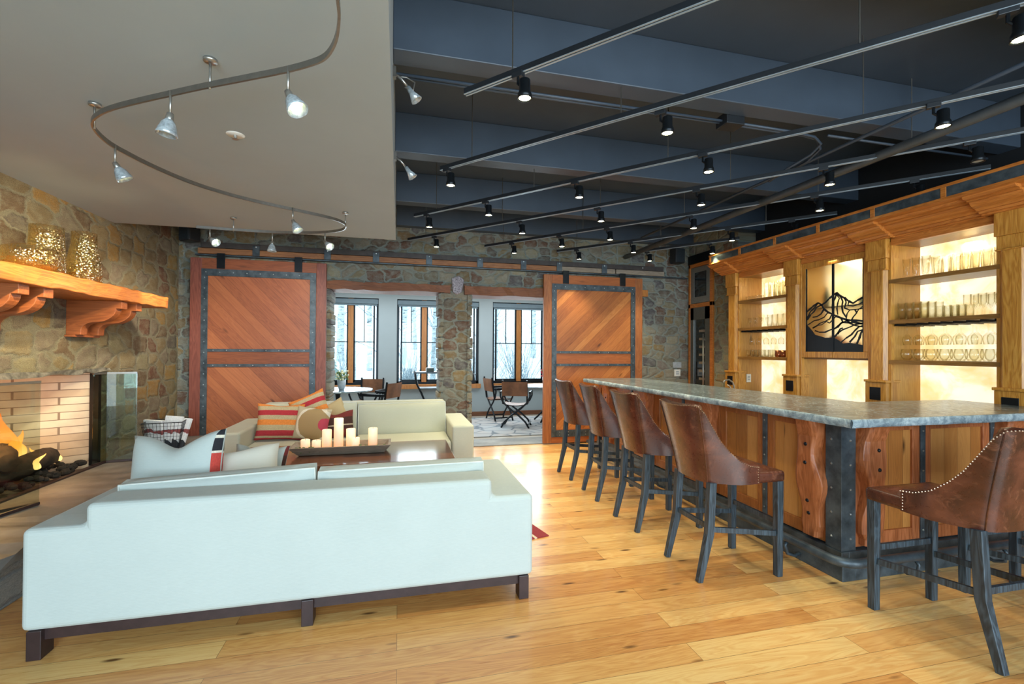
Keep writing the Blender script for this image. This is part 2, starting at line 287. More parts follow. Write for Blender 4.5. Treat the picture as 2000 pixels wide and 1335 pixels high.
def mk_wax():
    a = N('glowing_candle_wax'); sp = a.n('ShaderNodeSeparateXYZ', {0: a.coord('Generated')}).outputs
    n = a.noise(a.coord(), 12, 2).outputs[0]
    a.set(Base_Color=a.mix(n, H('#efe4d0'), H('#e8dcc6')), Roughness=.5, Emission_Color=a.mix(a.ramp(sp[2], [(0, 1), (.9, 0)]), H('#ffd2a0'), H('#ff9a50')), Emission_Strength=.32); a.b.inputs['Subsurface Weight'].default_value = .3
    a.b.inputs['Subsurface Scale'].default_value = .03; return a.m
MT['wax'] = mk_wax()
MT['snow'] = plain('snow', '#eef4f8', .9, 0, .03, 1)
def mk_aspen():
    a = N('aspen_bark'); v = a.coord(); n = a.noise(a.map(v, sc=(3, 3, 9)), 2.0, 4, .7).outputs[0]
    a.set(Base_Color=a.ramp(n, [(.34, H('#3f444a')), (.42, H('#a9b6bc')), (.6, H('#d5dfe2'))]), Roughness=.9); return a.m
MT['aspen'] = mk_aspen()
MT['twig'] = plain('frosted_twigs', '#a9b9c2', .9, 0, .2, 5)
MT['conifer'] = plain('snowy_conifer', '#7fa08f', .9, 0, .3, 4, 0, 0, '#c9d8dc')
MT['lens'] = emit('lit_lamp_lens', '#f6f0b8', 22)
MT['lens_off'] = plain('unlit_lamp_lens', '#c8cac0', .15, .3)
MT['lensglass'] = plain('pressed_glass_shade', '#c4d0d6', .15, .35, .25, 60)
MT['white_plastic'] = plain('white_plastic', '#e6e6df', .4, 0, .03)
MT['grille'] = plain('speaker_grille', '#303a42', .7, 0, .2, 80, .3)
MT['blind'] = plain('slate_roller_fabric', '#7d8d96', .8, 0, .06, 10)
MT['tan_leather'] = plain('tan_sling_leather', '#8a5a3c', .45, 0, .25, 6, .15)
MT['terra'] = plain('copper', '#b06a45', .25, .8, .1)
MT['greenery'] = plain('green_leaves', '#6d8a4e', .8, 0, .3, 30)
MT['petal_w'] = plain('cream_petals', '#e6dfb8', .8); MT['petal_r'] = plain('red_petals', '#b8283a', .7)
MT['paper'] = stripes('magazine_pages', [(0, '#e1e6ea'), (.2, '#66788c'), (.3, '#e8ebec'), (.5, '#2c3238'), (.6, '#dde2e5'), (.72, '#8a4a4a'), (.78, '#e1e6ea'), (.9, '#e6eaec')], 'Z', .8, .3)
MT['galv'] = plain('grey_pot', '#b7bfc4', .6, .2, .15, 20)
MT['teal'] = plain('teal_glass', '#2f9a84', .2); MT['orangeb'] = plain('orange_tin', '#e07a4a', .4); MT['darkb'] = plain('dark_bottle', '#39443e', .2); MT['greenb'] = plain('green_bottle', '#8fb35a', .3)
# ---------------------------------------------------------------- mesh helpers
class MB:
    def __init__(s): s.v = []; s.f = []; s.M = Matrix.Identity(4)
    def add(s, vs, fs):
        o = len(s.v); s.v += [s.M @ Vector(p) for p in vs]; s.f += [tuple(i+o for i in f) for f in fs]; return s
    def box(s, x0, x1, y0, y1, z0, z1):
        vs = [(x, y, z) for x in (x0, x1) for y in (y0, y1) for z in (z0, z1)]
        return s.add(vs, [(0, 1, 3, 2), (4, 6, 7, 5), (0, 4, 5, 1), (2, 3, 7, 6), (0, 2, 6, 4), (1, 5, 7, 3)])
    def bar(s, p0, p1, a, b, a1=None, b1=None, side=(0, 1, 0)):
        p0, p1 = Vector(p0), Vector(p1); d = (p1-p0).normalized(); sd = Vector(side)
        if abs(sd.dot(d)) > .95: sd = Vector((1, 0, 0))
        n = d.cross(sd).normalized(); m = n.cross(d).normalized(); a1 = a if a1 is None else a1; b1 = b if b1 is None else b1
        vs = [p+n*i*aa/2+m*j*bb/2 for p, aa, bb in ((p0, a, b), (p1, a1, b1)) for i, j in ((-1, -1), (1, -1), (1, 1), (-1, 1))]
        return s.add(vs, [(0, 1, 2, 3), (7, 6, 5, 4), (0, 4, 5, 1), (1, 5, 6, 2), (2, 6, 7, 3), (3, 7, 4, 0)])
    def tube(s, pts, r, n=8, cap=True):
        pts = [Vector(p) for p in pts]; k = len(pts); rs = r if isinstance(r, (list, tuple)) else [r]*k; vs = []; up = None
        for i, p in enumerate(pts):
            t = (pts[min(i+1, k-1)]-pts[max(i-1, 0)]).normalized()
            if up is None: up = t.orthogonal().normalized()
            up = (up-t*up.dot(t)).normalized(); b = t.cross(up)
            vs += [p+(up*cos(2*pi*j/n)+b*sin(2*pi*j/n))*rs[i] for j in range(n)]
        fs = [(i*n+j, i*n+(j+1) % n, (i+1)*n+(j+1) % n, (i+1)*n+j) for i in range(k-1) for j in range(n)]
        if cap: fs += [tuple(range(n))[::-1], tuple((k-1)*n+j for j in range(n))]
        return s.add(vs, fs)
    def lathe(s, prof, c=(0, 0, 0), n=20, cap=False):
        vs = [(c[0]+r*cos(2*pi*j/n), c[1]+r*sin(2*pi*j/n), c[2]+z) for r, z in prof for j in range(n)]; k = len(prof)
        fs = [(i*n+j, i*n+(j+1) % n, (i+1)*n+(j+1) % n, (i+1)*n+j) for i in range(k-1) for j in range(n)]
        if cap: fs += [tuple(range(n))[::-1], tuple((k-1)*n+j for j in range(n))]
        return s.add(vs, fs)
    def prism(s, poly, axis, a, b):
        k = len(poly)
        def P(p, t): return {'x': (t, p[0], p[1]), 'y': (p[0], t, p[1]), 'z': (p[0], p[1], t)}[axis]
        return s.add([P(p, a) for p in poly]+[P(p, b) for p in poly], [tuple(range(k)), tuple(range(2*k-1, k-1, -1))]+[(i, (i+1) % k, k+(i+1) % k, k+i) for i in range(k)])
    def ball(s, c, r, n=8, sz=1):
        pr = [(max(1e-4, r*sin(pi*i/n)), -r*sz*cos(pi*i/n)) for i in range(n+1)]; return s.lathe(pr, c, n)
    def dome(s, c, r, nrm, n=6):
        nv = Vector(nrm).normalized(); a = nv.orthogonal().normalized(); b = nv.cross(a); vs = []
        for q, h in ((1, 0), (.75, .45)):
            vs += [Vector(c)+(a*cos(2*pi*j/n)+b*sin(2*pi*j/n))*r*q+nv*r*h for j in range(n)]
        vs.append(Vector(c)+nv*r*.65)
        return s.add(vs, [(j, (j+1) % n, n+(j+1) % n, n+j) for j in range(n)]+[(n+j, n+(j+1) % n, 2*n) for j in range(n)])
    def grid(s, fn, nu, nv):
        vs = [fn(i/nu, j/nv) for j in range(nv+1) for i in range(nu+1)]
        return s.add(vs, [(j*(nu+1)+i, j*(nu+1)+i+1, (j+1)*(nu+1)+i+1, (j+1)*(nu+1)+i) for j in range(nv) for i in range(nu)])
    def build(s, name, mat, parent=None, bevel=0, seg=2, smooth=False, world=False, origin=None, sub=0, weld=False):
        off = Vector((0, 0, 0))
        if world and parent is not None:
            off = PW(parent)
        if origin is not None: off = Vector(origin)
        me = bpy.data.meshes.new(name); me.from_pydata([v-off for v in s.v], [], s.f)
        bm = bmesh.new(); bm.from_mesh(me)
        if weld: bmesh.ops.remove_doubles(bm, verts=bm.verts, dist=1e-4)
        bmesh.ops.recalc_face_normals(bm, faces=bm.faces)
        if smooth:
            for f in bm.faces: f.smooth = True
        bm.to_mesh(me); bm.free()
        mats = mat if isinstance(mat, list) else [mat]
        for m in mats: me.materials.append(MT[m] if isinstance(m, str) else m)
        o = bpy.data.objects.new(name, me); COL.objects.link(o)
        if parent is not None: o.parent = parent
        elif origin is not None: o.location = origin
        if bevel:
            b = o.modifiers.new('bevel', 'BEVEL'); b.width = bevel; b.segments = seg; b.limit_method = 'ANGLE'; b.angle_limit = radians(35); b.harden_normals = False
        if sub: q = o.modifiers.new('sub', 'SUBSURF'); q.levels = sub; q.render_levels = sub
        return o
def PW(o):
    v = Vector(o.location); p = o.parent
    while p is not None: v = v+Vector(p.location); p = p.parent
    return v
def thing(name, label, cat, loc=(0, 0, 0), rz=0, group=None, kind=None):
    o = bpy.data.objects.new(name, None); COL.objects.link(o); o.location = loc; o.rotation_euler = (0, 0, rz); o.empty_display_size = .05
    o['label'] = label; o['category'] = cat
    if group: o['group'] = group
    if kind: o['kind'] = kind
    return o
def tag(o, label, cat, group=None, kind=None):
    o['label'] = label; o['category'] = cat
    if group: o['group'] = group
    if kind: o['kind'] = kind
    return o
def copy_tree(o, parent=None):
    c = o.copy(); COL.objects.link(c)
    if parent is not None: c.parent = parent
    for ch in KIDS(o): copy_tree(ch, c)
    return c
def KIDS(o): return [x for x in list(COL.objects) if x.parent == o]
def dup(o, loc, rz, label, group=None):
    c = copy_tree(o); c.location = loc; c.rotation_euler = (0, 0, rz); c['label'] = label
    if group: c['group'] = group
    return c
def struct(name, mb, mat, label, cat, **k):
    return tag(mb.build(name, mat, **k), label, cat, kind='structure')
ORD = ['leftmost', 'second from left', 'third from left', 'fourth from left', 'fifth from left', 'sixth from left', 'seventh from left']
# ================================================================ THE ROOM
struct('floor', MB().box(-3.3, 5.6, -3.2, 7.12, -.1, 0), 'floor', 'honey coloured pine plank floor with knots', 'floor')
struct('floor', MB().box(-3.3, 5.6, 7.12, 10.7, -.1, 0), 'afloor', 'pale washed floor of the dining alcove beyond the stone wall', 'floor')
# left wall with the fireplace opening
FY0, FY1, FZ0, FZ1 = 3.1, 5.52, .327, 1.29
m = MB(); m.box(-3.3, -2.93, -3.2, FY0, 0, 3.75); m.box(-3.3, -2.93, FY1, 7.6, 0, 3.75); m.box(-3.3, -2.93, FY0, FY1, FZ1, 3.75); m.box(-3.3, -2.93, FY0, FY1, 0, FZ0-.05)
struct('wall_left', m, 'stone_left', 'tan rubble stone wall around the fireplace', 'wall')
# back wall with two openings
m = MB(); m.box(-2.93, -1.0, 7.18, 7.62, 0, 3.75); m.box(-1.0, .62, 7.18, 7.62, 2.50, 3.75); m.box(.62, 1.08, 7.18, 7.62, 0, 3.75); m.box(1.08, 2.6, 7.18, 7.62, 2.50, 3.75); m.box(2.6, 5.25, 7.18, 7.62, 0, 3.75)
struct('wall_back', m, 'stone_back', 'grey mortared rubble stone wall with two openings', 'wall')
struct('wall_right', MB().box(4.985, 5.6, 5.96, 7.62, 0, 3.75), 'stone_side', 'stone wall section between tall oven cabinet and back bar', 'wall')
struct('wall_right', MB().box(5.25, 5.6, -3.2, 5.9, 0, 3.75), 'dark_wall', 'unlit wall behind the back bar, its shade given as dark colour', 'wall')
struct('ceiling', MB().box(-3.3, 5.6, -3.2, 7.62, 3.66, 3.8), 'black_ceiling', 'dark blue-black painted ceiling above the bar', 'ceiling')
struct('ceiling', MB().box(-2.93, -.05, -3.2, 5.70, 2.82, 3.66), 'plaster', 'lowered pale plaster ceiling over the seating area', 'ceiling')
for i, y in enumerate((-1.5, -.05, 1.42, 2.83, 4.29, 5.72)):
    m = MB().box(-.05, 5.25, y, y+.16, 3.30, 3.66)
    tag(m.build('ceiling_beam', 'black_ceiling', bevel=.006, origin=(2.6, y, 3.3)), 'dark painted ceiling beam across the bar area, number %s from the stone back wall' % ['six', 'five', 'four', 'three', 'two', 'one'][i], 'beam', 'dark ceiling beams')
tag(MB().box(-.05, 5.25, 7.05, 7.18, 3.36, 3.66).build('ceiling_beam', 'black_ceiling', origin=(2.6, 7.1, 3.3)), 'dark painted ceiling beam set against the stone back wall', 'beam', 'dark ceiling beams')
# lintels
def rough_box(x0, x1, y0, y1, z0, z1, n=14, j=.012, ax=0):
    mb = MB(); rnd = random.Random(int(x0*100)+n)
    vs = []; L = n+1
    for i in range(L):
        t = i/n; o = [rnd.uniform(-j, j) for _ in range(4)]
        if ax == 0: x = x0+(x1-x0)*t; vs += [(x, y0+o[0], z0+o[1]), (x, y1, z0), (x, y1, z1), (x, y0+o[2], z1+o[3])]
        else: y = y0+(y1-y0)*t; vs += [(x0, y, z0), (x1+o[0], y, z0+o[1]), (x1+o[2], y, z1+o[3]), (x0, y, z1)]
    fs = [(i*4+k, i*4+(k+1) % 4, (i+1)*4+(k+1) % 4, (i+1)*4+k) for i in range(n) for k in range(4)]+[(0, 1, 2, 3), tuple(n*4+k for k in (3, 2, 1, 0))]
    return mb.add(vs, fs)
struct('trim_1', rough_box(-1.03, .76, 7.10, 7.62, 2.385, 2.50), 'lintel', 'reclaimed timber lintel above the left opening', 'lintel')
struct('trim_2', rough_box(.98, 2.6, 7.10, 7.62, 2.365, 2.50), 'lintel', 'reclaimed timber lintel above the right opening', 'lintel')
# rough jamb stones at opening edges + dark keystone
m = MB(); rnd = random.Random(3)
for z in [i*.17 for i in range(14)]:
    for x, sg in ((-1.0, 1), (.62, -1), (1.08, 1)):
        d = rnd.uniform(.01, .045); m.box(min(x-sg*.05, x+sg*d), max(x-sg*.05, x+sg*d), 7.165-rnd.uniform(0, .03), 7.60, z+.004, z+.165)
struct('trim_3', m, 'stone_back', 'rough jamb stones at the edges of the wall openings', 'jamb', bevel=.015)
m = MB(); m.prism([(.78, 2.62), (.80, 2.40), (.86, 2.36), (.94, 2.40), (.98, 2.60), (.90, 2.66)], 'y', 7.13, 7.2)
tag(m.build('keystone', plain('dark_carved_stone', '#5a5560', .7, 0, .5, 40, 1.0, 0, '#b5b0b8'), bevel=.02, origin=(.88, 7.16, 2.36)), 'dark carved stone set above the pillar between the lintels', 'stone')
# stray timber end right of the right door
tag(MB().box(3.98, 4.13, 7.09, 7.185, 2.44, 2.55).build('timber_end', 'frame_orange', origin=(4.05, 7.14, 2.44), bevel=.004), 'pale timber end poking out of the wall beside the right barn door', 'timber')
# threshold
struct('trim_4', MB().box(-1.0, 2.6, 7.10, 7.64, 0, .012), 'slab', 'pale threshold under the wall openings', 'threshold')
# ---------------------------------------------------------------- alcove room
AY = 10.45
m = MB(); wins = [(-1.95, -.44), (-.05, 1.78), (2.10, 3.42)]; ZS, ZH = .74, 2.62
xs = [-3.3]+[v for w_ in wins for v in w_]+[5.6]
for i in range(0, len(xs), 2): m.box(xs[i], xs[i+1], AY, AY+.35, 0, 3.1)
for a_, b_ in wins: m.box(a_, b_, AY, AY+.35, 0, ZS); m.box(a_, b_, AY, AY+.35, ZH, 3.1)
struct('wall_alcove', m, 'plaster_cool', 'pale plaster window wall of the dining alcove', 'wall')
struct('wall_alcove_left', MB().box(-3.3, -3.1, 7.62, 10.5, 0, 3.1), 'plaster_cool', 'plain side wall at the left of the alcove', 'wall')
struct('wall_alcove_right', MB().box(5.3, 5.6, 7.62, 10.5, 0, 3.1), 'plaster_cool', 'plain side wall at the right of the alcove', 'wall')
struct('ceiling', MB().box(-3.3, 5.6, 7.62, 10.8, 2.9, 3.1), 'plaster_cool', 'pale ceiling of the dining alcove', 'ceiling')
struct('baseboard_alcove', MB().box(-3.1, 5.3, AY-.02, AY, 0, .10), 'lintel', 'brown wooden baseboard below the alcove windows', 'baseboard', bevel=.004)
for wi, ((a_, b_), mull) in enumerate(zip(wins, ([-1.02], [.545, 1.13], [2.74]))):
    W = thing('window_%d' % (wi+1), ['timber casement window at the left of the alcove', 'wide three light casement window in the middle of the alcove', 'timber casement window at the right of the alcove'][wi], 'window', ((a_+b_)/2, AY+.1, ZS), kind='structure')
    m = MB(); y0, y1 = AY+.08, AY+.17
    m.box(a_, a_+.05, y0, y1, ZS, ZH); m.box(b_-.05, b_, y0, y1, ZS, ZH); m.box(a_, b_, y0, y1, ZS, ZS+.06); m.box(a_, b_, y0, y1, ZH-.05, ZH)
    m.build('window_frame', 'black_metal', W, world=True, bevel=.004)
    for x in mull: MB().box(x-.055, x+.055, y0-.02, y1, ZS+.04, ZH).build('mullion', 'frame_orange', W, world=True, bevel=.006)
    es = [a_+.03]+mull+[b_-.03]
    for x0, x1 in zip(es[:-1], es[1:]):
        x0 += .05; x1 -= .05; m = MB(); q0, q1 = y0+.02, y0+.06
        m.box(x0, x0+.035, q0, q1, ZS+.06, ZH-.04); m.box(x1-.035, x1, q0, q1, ZS+.06, ZH-.04); m.box(x0, x1, q0, q1, ZS+.06, ZS+.10)
        m.box(x0, x1, q0, q1, 1.66, 1.68); m.box((x0+x1)/2-.008, (x0+x1)/2+.008, q0, q1, 1.68, ZH-.04)
        m.build('sash', 'black_metal', W, world=True)
        MB().box(x0, x1, q0+.018, q0+.022, ZS+.06, ZH-.04).build('window_pane', 'pane', W, world=True)
    MB().box(a_-.04, b_+.04, AY-.07, AY+.08, ZS-.10, ZS).build('window_sill', 'frame_orange', W, world=True, bevel=.005)
    bl = MB().box(a_+.01, b_-.01, AY+.01, AY+.07, 2.50, 2.60); bl.box(a_+.03, b_-.03, AY+.035, AY+.045, 2.46, 2.5)
    tag(bl.build('roller_blind', 'blind', origin=((a_+b_)/2, AY+.04, 2.5), bevel=.006), ['slate roller blind rolled up over the left alcove window', 'long slate roller blind rolled up over the middle alcove window', 'slate roller blind rolled up over the right alcove window'][wi], 'blind', 'roller blinds in the alcove')
tag(MB().box(1.0, 4.6, 7.85, 10.1, 0.001, .014).build('area_rug', 'rug_grey', origin=(2.8, 9, 0)), 'large faded grey and rust patterned rug on alcove floor', 'rug')
# ---------------------------------------------------------------- outside
def ground(u, v):
    x = -25+55*u; y = 10.9+45*v; return (x, y, -.35+v*9.0+.4*sin(x*.5+v*9)*v)
tag(MB().grid(ground, 30, 24).build('snowy_hillside', 'snow', smooth=True), 'snow covered slope rising outside the alcove windows', 'ground', kind='structure')
rnd = random.Random(11)
TR = [(-1.35, 14.2, .13), (-.98, 16.5, .10), (-2.1, 18, .14), (-.55, 13.6, .08), (.15, 17.5, .12), (.62, 20, .13), (1.05, 15.0, .09), (1.9, 18.5, .12), (2.55, 14.8, .10), (3.5, 17, .12), (4.3, 21, .14), (-3.3, 22, .15), (2.9, 23, .14), (5.6, 19, .12)]
TL = ['thick pale aspen trunk seen nearest through the left window', 'slim aspen with side branches behind the left window', 'aspen trunk on slope at far left', 'young aspen near the right sash of left window', 'aspen left of the middle window mullion', 'distant aspen behind the middle window', 'slim aspen near the drinks cart window', 'aspen seen just right of the stone pillar', 'pale aspen trunk left of the right window mullion', 'aspen trunk right of the right window mullion', 'distant aspen high on slope at right', 'distant aspen high on slope at left', 'distant aspen high on slope in the middle', 'aspen trunk furthest to the right']
for (x, y, r), lab in zip(TR, TL):
    z0 = -.5+(y-10.9)/45*9; t = thing('aspen_tree', lab+', outside', 'tree', (x, y, z0), 0, 'aspens outside'); lx = rnd.uniform(-.3, .3); ly = rnd.uniform(-.3, .3)
    pts = [(lx*k/6, ly*k/6, k*1.4) for k in range(7)]
    MB().tube(pts, [r*(1-.1*k) for k in range(7)], 10).build('trunk', 'aspen', t, smooth=True)
    m = MB()
    for k in range(26):
        z = rnd.uniform(1.0, 8); a_ = rnd.uniform(0, 2*pi); L = rnd.uniform(.5, 1.5); p = Vector((lx*z/8.4, ly*z/8.4, z)); pp = [p]
        for q in range(4): a_ += rnd.uniform(-.4, .4); pp.append(pp[-1]+Vector((cos(a_)*L/4, sin(a_)*L/4, L/5*rnd.uniform(.2, 1.4))))
        m.tube(pp, [.018, .014, .01, .007, .004], 4)
    m.build('branches', 'twig', t)
for i, (x, y, n, h, lab) in enumerate([(2.3, 13.2, 110, 1.9, 'bare frosted shrub outside the right window'), (3.6, 13.8, 120, 2.2, 'tall bare shrub behind the right alcove chairs'), (.3, 14.5, 90, 1.7, 'bare frosted shrub outside the middle window'), (1.5, 13.4, 80, 1.6, 'bare shrub seen beside the stone pillar'), (-1.7, 14.8, 60, 1.5, 'low frosted shrub outside the left window')]):
    m = MB()
    for k in range(n):
        a_ = rnd.uniform(0, 2*pi); sp_ = rnd.uniform(.1, .75); hh = h*rnd.uniform(.5, 1.1); p = Vector((rnd.uniform(-.25, .25), rnd.uniform(-.25, .25), 0)); pp = [p]
        for q in range(4): pp.append(pp[-1]+Vector((cos(a_)*sp_*hh/4, sin(a_)*sp_*hh/4, hh/4))); a_ += rnd.uniform(-.5, .5)
        m.tube(pp, [.008, .007, .005, .004, .003], 3)
    o = m.build('bare_shrub', 'twig'); o.location = (x, y, -.4+(y-10.9)/45*9); tag(o, lab, 'shrub', 'frosted shrubs outside')
t = thing('snowy_conifer', 'small snow dusted evergreen outside the left window', 'tree', (-1.95, 13.4, .0)); m = MB()
for k in range(240):
    z = rnd.uniform(0, 1.8); R = (1.9-z)*.42; a_ = rnd.uniform(0, 2*pi); m.bar((0, 0, z+.1), (cos(a_)*R, sin(a_)*R, z-.15), .02, .10, .01, .03, (0, 0, 1))
m.build('foliage', 'conifer', t); MB().tube([(0, 0, -.6), (0, 0, 1.9)], [.05, .01], 6).build('trunk', 'lintel', t)
# ================================================================ FIREPLACE
m = MB(); z0, z1 = FZ0-.03, 1.6; BX = -3.62
P = [(-2.95, FY1), (BX, 5.06), (BX, 3.5), (-2.95, FY0)]
for (a_, b_), (c_, d_) in zip(P[:-1], P[1:]): m.add([(a_, b_, z0), (c_, d_, z0), (c_, d_, z1), (a_, b_, z1)], [(0, 1, 2, 3)])
m.add([(x, y, z0) for x, y in P], [(0, 1, 2, 3)]); m.add([(x, y, z1) for x, y in P], [(3, 2, 1, 0)])
FP = thing('fireplace', 'wide brick lined open fireplace in the stone wall', 'fireplace', (-3.2, 4.3, .3))
m.build('firebox', 'brick', FP, world=True)
rough_box(-3.0, -2.90, 3.0, 5.62, 1.262, 1.30, 22, .012, 1).build('stone_lintel', plain('weathered_lintel_stone', '#8f897c', .8, 0, .3, 14, .8, 0, '#3d3a36'), FP, world=True)
MB().box(-3.0, -2.925, FY1-.045, FY1, .327, 1.27).build('black_jamb', 'black_metal', FP, world=True)
m = MB(); m.box(-2.935, -2.90, 3.1, 5.50, .327, .342); m.box(-2.96, -2.945, 3.1, 5.5, .327, .336)
m.build('screen_track', 'legdark', FP, world=True)
# gas logs and lava bed
m = MB()
for k in range(420):
    x = rnd.uniform(-3.58, -2.97); y = rnd.uniform(3.3, 5.38)
    if y > 5.06+(x+3.62)*.64: continue
    m.ball((x, y, .33+rnd.uniform(0, .06)+max(0, -2.97-x)*.12), rnd.uniform(.02, .05), 5, .7)
tag(m.build('lava_rocks', 'ember'), 'bed of dark lava rocks in the firebox', 'rocks', kind='stuff')
def logm(p0, p1, r, seed):
    q = random.Random(seed); p0, p1 = Vector(p0), Vector(p1); pts = [p0.lerp(p1, k/10)+Vector((q.uniform(-.015, .015), 0, q.uniform(-.015, .015))) for k in range(11)]
    return MB().tube(pts, [r*q.uniform(.85, 1.15) for _ in pts], 9)
for i, (a_, b_, r_, lab) in enumerate([((-3.2, 4.1, .45), (-3.10, 5.12, .50), .085, 'front charred log lying along the lava rocks'), ((-3.4, 4.1, .48), (-3.36, 5.10, .47), .09, 'rear charred log against the firebox back'), ((-3.05, 4.55, .56), (-3.38, 5.0, .70), .07, 'charred log stacked crosswise on top of the fire')]):
    tag(logm(a_, b_, r_, i).build('fire_log', 'log', smooth=True, origin=a_), lab, 'log', 'logs in the fireplace')
def flame(x, y, z, h, r, seed):
    q = random.Random(seed); pts = []; rs = []
    for k in range(9):
        t = k/8; pts.append((x+sin(t*5+seed)*.03*t, y+cos(t*4+seed)*.05*t, z+h*t)); rs.append(r*(sin(pi*min(1, t*.75+.25))**.8)*(1-t)**.5+.002)
    return pts, rs
m = MB()
for k, (x, y, h, r) in enumerate([(-3.25, 4.62, .42, .085), (-3.3, 4.42, .5, .1), (-3.22, 4.25, .4, .08), (-3.3, 4.78, .26, .06), (-3.16, 4.5, .3, .06), (-3.35, 4.9, .18, .04), (-3.12, 4.75, .14, .03), (-3.05, 4.9, .08, .02), (-3.28, 4.1, .4, .08), (-3.02, 4.6, .10, .025)]):
    m.tube(*flame(x, y+.24, .46, h*1.15, r*1.1, k), 10)
tag(m.build('flames', 'flame', smooth=True), 'orange gas flames licking over the logs', 'fire', kind='stuff')
l = bpy.data.lights.new('firelight', 'POINT'); l.energy = 11; l.color = (1, .5, .2); l.shadow_soft_size = .15; o = bpy.data.objects.new('firelight', l); COL.objects.link(o); o.location = (-3.15, 4.5, .82)
# hearth
HE = thing('hearth', 'raised stone hearth running along the fireplace wall', 'hearth', (-2.55, 4, 0))
MB().box(-2.93, -2.19, -.5, 7.0, 0, .26).build('hearth_base', 'stone_hearth', HE, world=True, bevel=.01)
rough_box(-2.93, -2.14, -.5, 7.02, .255, .327, 60, .014, 1).build('hearth_slab', 'slab', HE, world=True)
# mantel and corbels
MA = thing('mantel_shelf', 'thick distressed timber mantel shelf on the stone chimney wall', 'mantel', (-2.7, 4.0, 1.94))
rough_box(-2.93, -2.45, 2.3, 5.77, 1.935, 2.055, 40, .006, 1).build('mantel_beam', 'mantel', MA, world=True, bevel=.008)
def corbel(y):
    m = MB(); pr = [(-2.93, 1.935), (-2.50, 1.935), (-2.50, 1.865), (-2.545, 1.865)]
    pr += [(-2.545-.17*(1-cos(t*pi/2))-.0, 1.865-.13*sin(t*pi/2)) for t in [k/8 for k in range(1, 9)]]
    pr += [(-2.715-.10*sin(t*pi/2), 1.735-.075*(1-cos(t*pi/2))*1.0) for t in [k/6 for k in range(1, 7)]]
    pr += [(-2.815, 1.62), (-2.93, 1.62)]
    return m.prism(pr, 'y', y-.047, y+.047)
for yy, lab in ((3.86, 'left of the near pair'), (4.09, 'right of the near pair'), (5.05, 'left of the far pair'), (5.30, 'right of the far pair')):
    tag(corbel(yy).build('scroll_corbel', 'corbelw', bevel=.004, origin=(-2.93, yy, 1.62)), 'curved wooden scroll corbel under the mantel shelf, '+lab, 'corbel', 'mantel corbels')
tag(MB().box(-2.93, -2.88, 5.10, 5.25, 1.62, 1.935).box(-2.93, -2.86, 4.985, 5.365, 1.60, 1.62).build('corbel_backplate', 'corbelw', origin=(-2.93, 5.2, 1.6), bevel=.003), 'wooden backing board between the far pair of mantel corbels', 'board')
tag(MB().box(-2.93, -2.88, 3.91, 4.04, 1.62, 1.935).box(-2.93, -2.86, 3.80, 4.15, 1.60, 1.62).build('corbel_backplate', 'corbelw', origin=(-2.93, 4.0, 1.6), bevel=.003), 'wooden backing board between the near pair of mantel corbels', 'board')
def vase(x, y, r0_, r1, h, lab, prof=None):
    pr = prof or [(.001, .0), (r0_*.9, 0), (r0_, .02), (r0_*.98, h*.3), (r1*1.02, h*.75), (r1, h), (r1-.006, h), (r1*1.0-.005, h*.75), (r0_*.96, h*.3), (r0_*.93, .03), (.001, .02)]
    o = MB().lathe(pr, (0, 0, 0), 28).build('glass_vase', 'vase', smooth=True); o.location = (x, y, 2.058); tag(o, lab, 'vase', 'gold glass vessels on the mantel')
vase(-2.64, 4.72, .125, .085, .43, 'tall hammered gold glass vase standing rightmost on the mantel')
vase(-2.66, 4.32, .115, .10, .38, 'hammered gold glass vase in the middle on the mantel')
vase(-2.6, 4.07, 0, 0, 0, 'low amber glass bowl at left of the vases on mantel', [(.001, 0), (.10, 0), (.15, .04), (.17, .10), (.15, .16), (.09, .18), (.09, .17), (.14, .15), (.16, .10), (.14, .045), (.09, .01), (.001, .01)])
# glass fire screens
def screen(name, pts, z0, z1, label, feet):
    t = thing(name, label, 'fire screen', (pts[0][0], pts[0][1], z0), 0, 'glass fire screens')
    for (a_, b_), (c_, d_) in zip(pts[:-1], pts[1:]):
        m = MB().bar((a_, b_, (z0+z1)/2), (c_, d_, (z0+z1)/2), z1-z0-.02, .006, side=Vector((-(d_-b_), c_-a_, 0)).normalized()); m.build('glass_panel', 'screen', t, world=True)
        MB().bar((a_, b_, z1), (c_, d_, z1), .018, .014).build('top_rail', 'steel2', t, world=True)
        MB().bar((a_, b_, z0+.012), (c_, d_, z0+.012), .02, .02).build('bottom_rail', 'legdark', t, world=True)
    for p in feet: MB().bar(p[0], p[1], .02, .03).build('foot', 'legdark', t, world=True)
screen('glass_fire_screen', [(-2.93, 5.40), (-2.90, 5.56), (-2.66, 5.62)], .33, 1.245, 'folding glass fire screen at the right end of the fireplace', [])
screen('glass_fire_screen', [(-2.78, 3.45), (-2.60, 4.18)], .33, 1.245, 'glass fire screen panel standing in front of the flames', [((-2.60, 4.18, .34), (-2.86, 3.95, .34)), ((-2.86, 3.95, .34), (-2.76, 3.45, .34))])
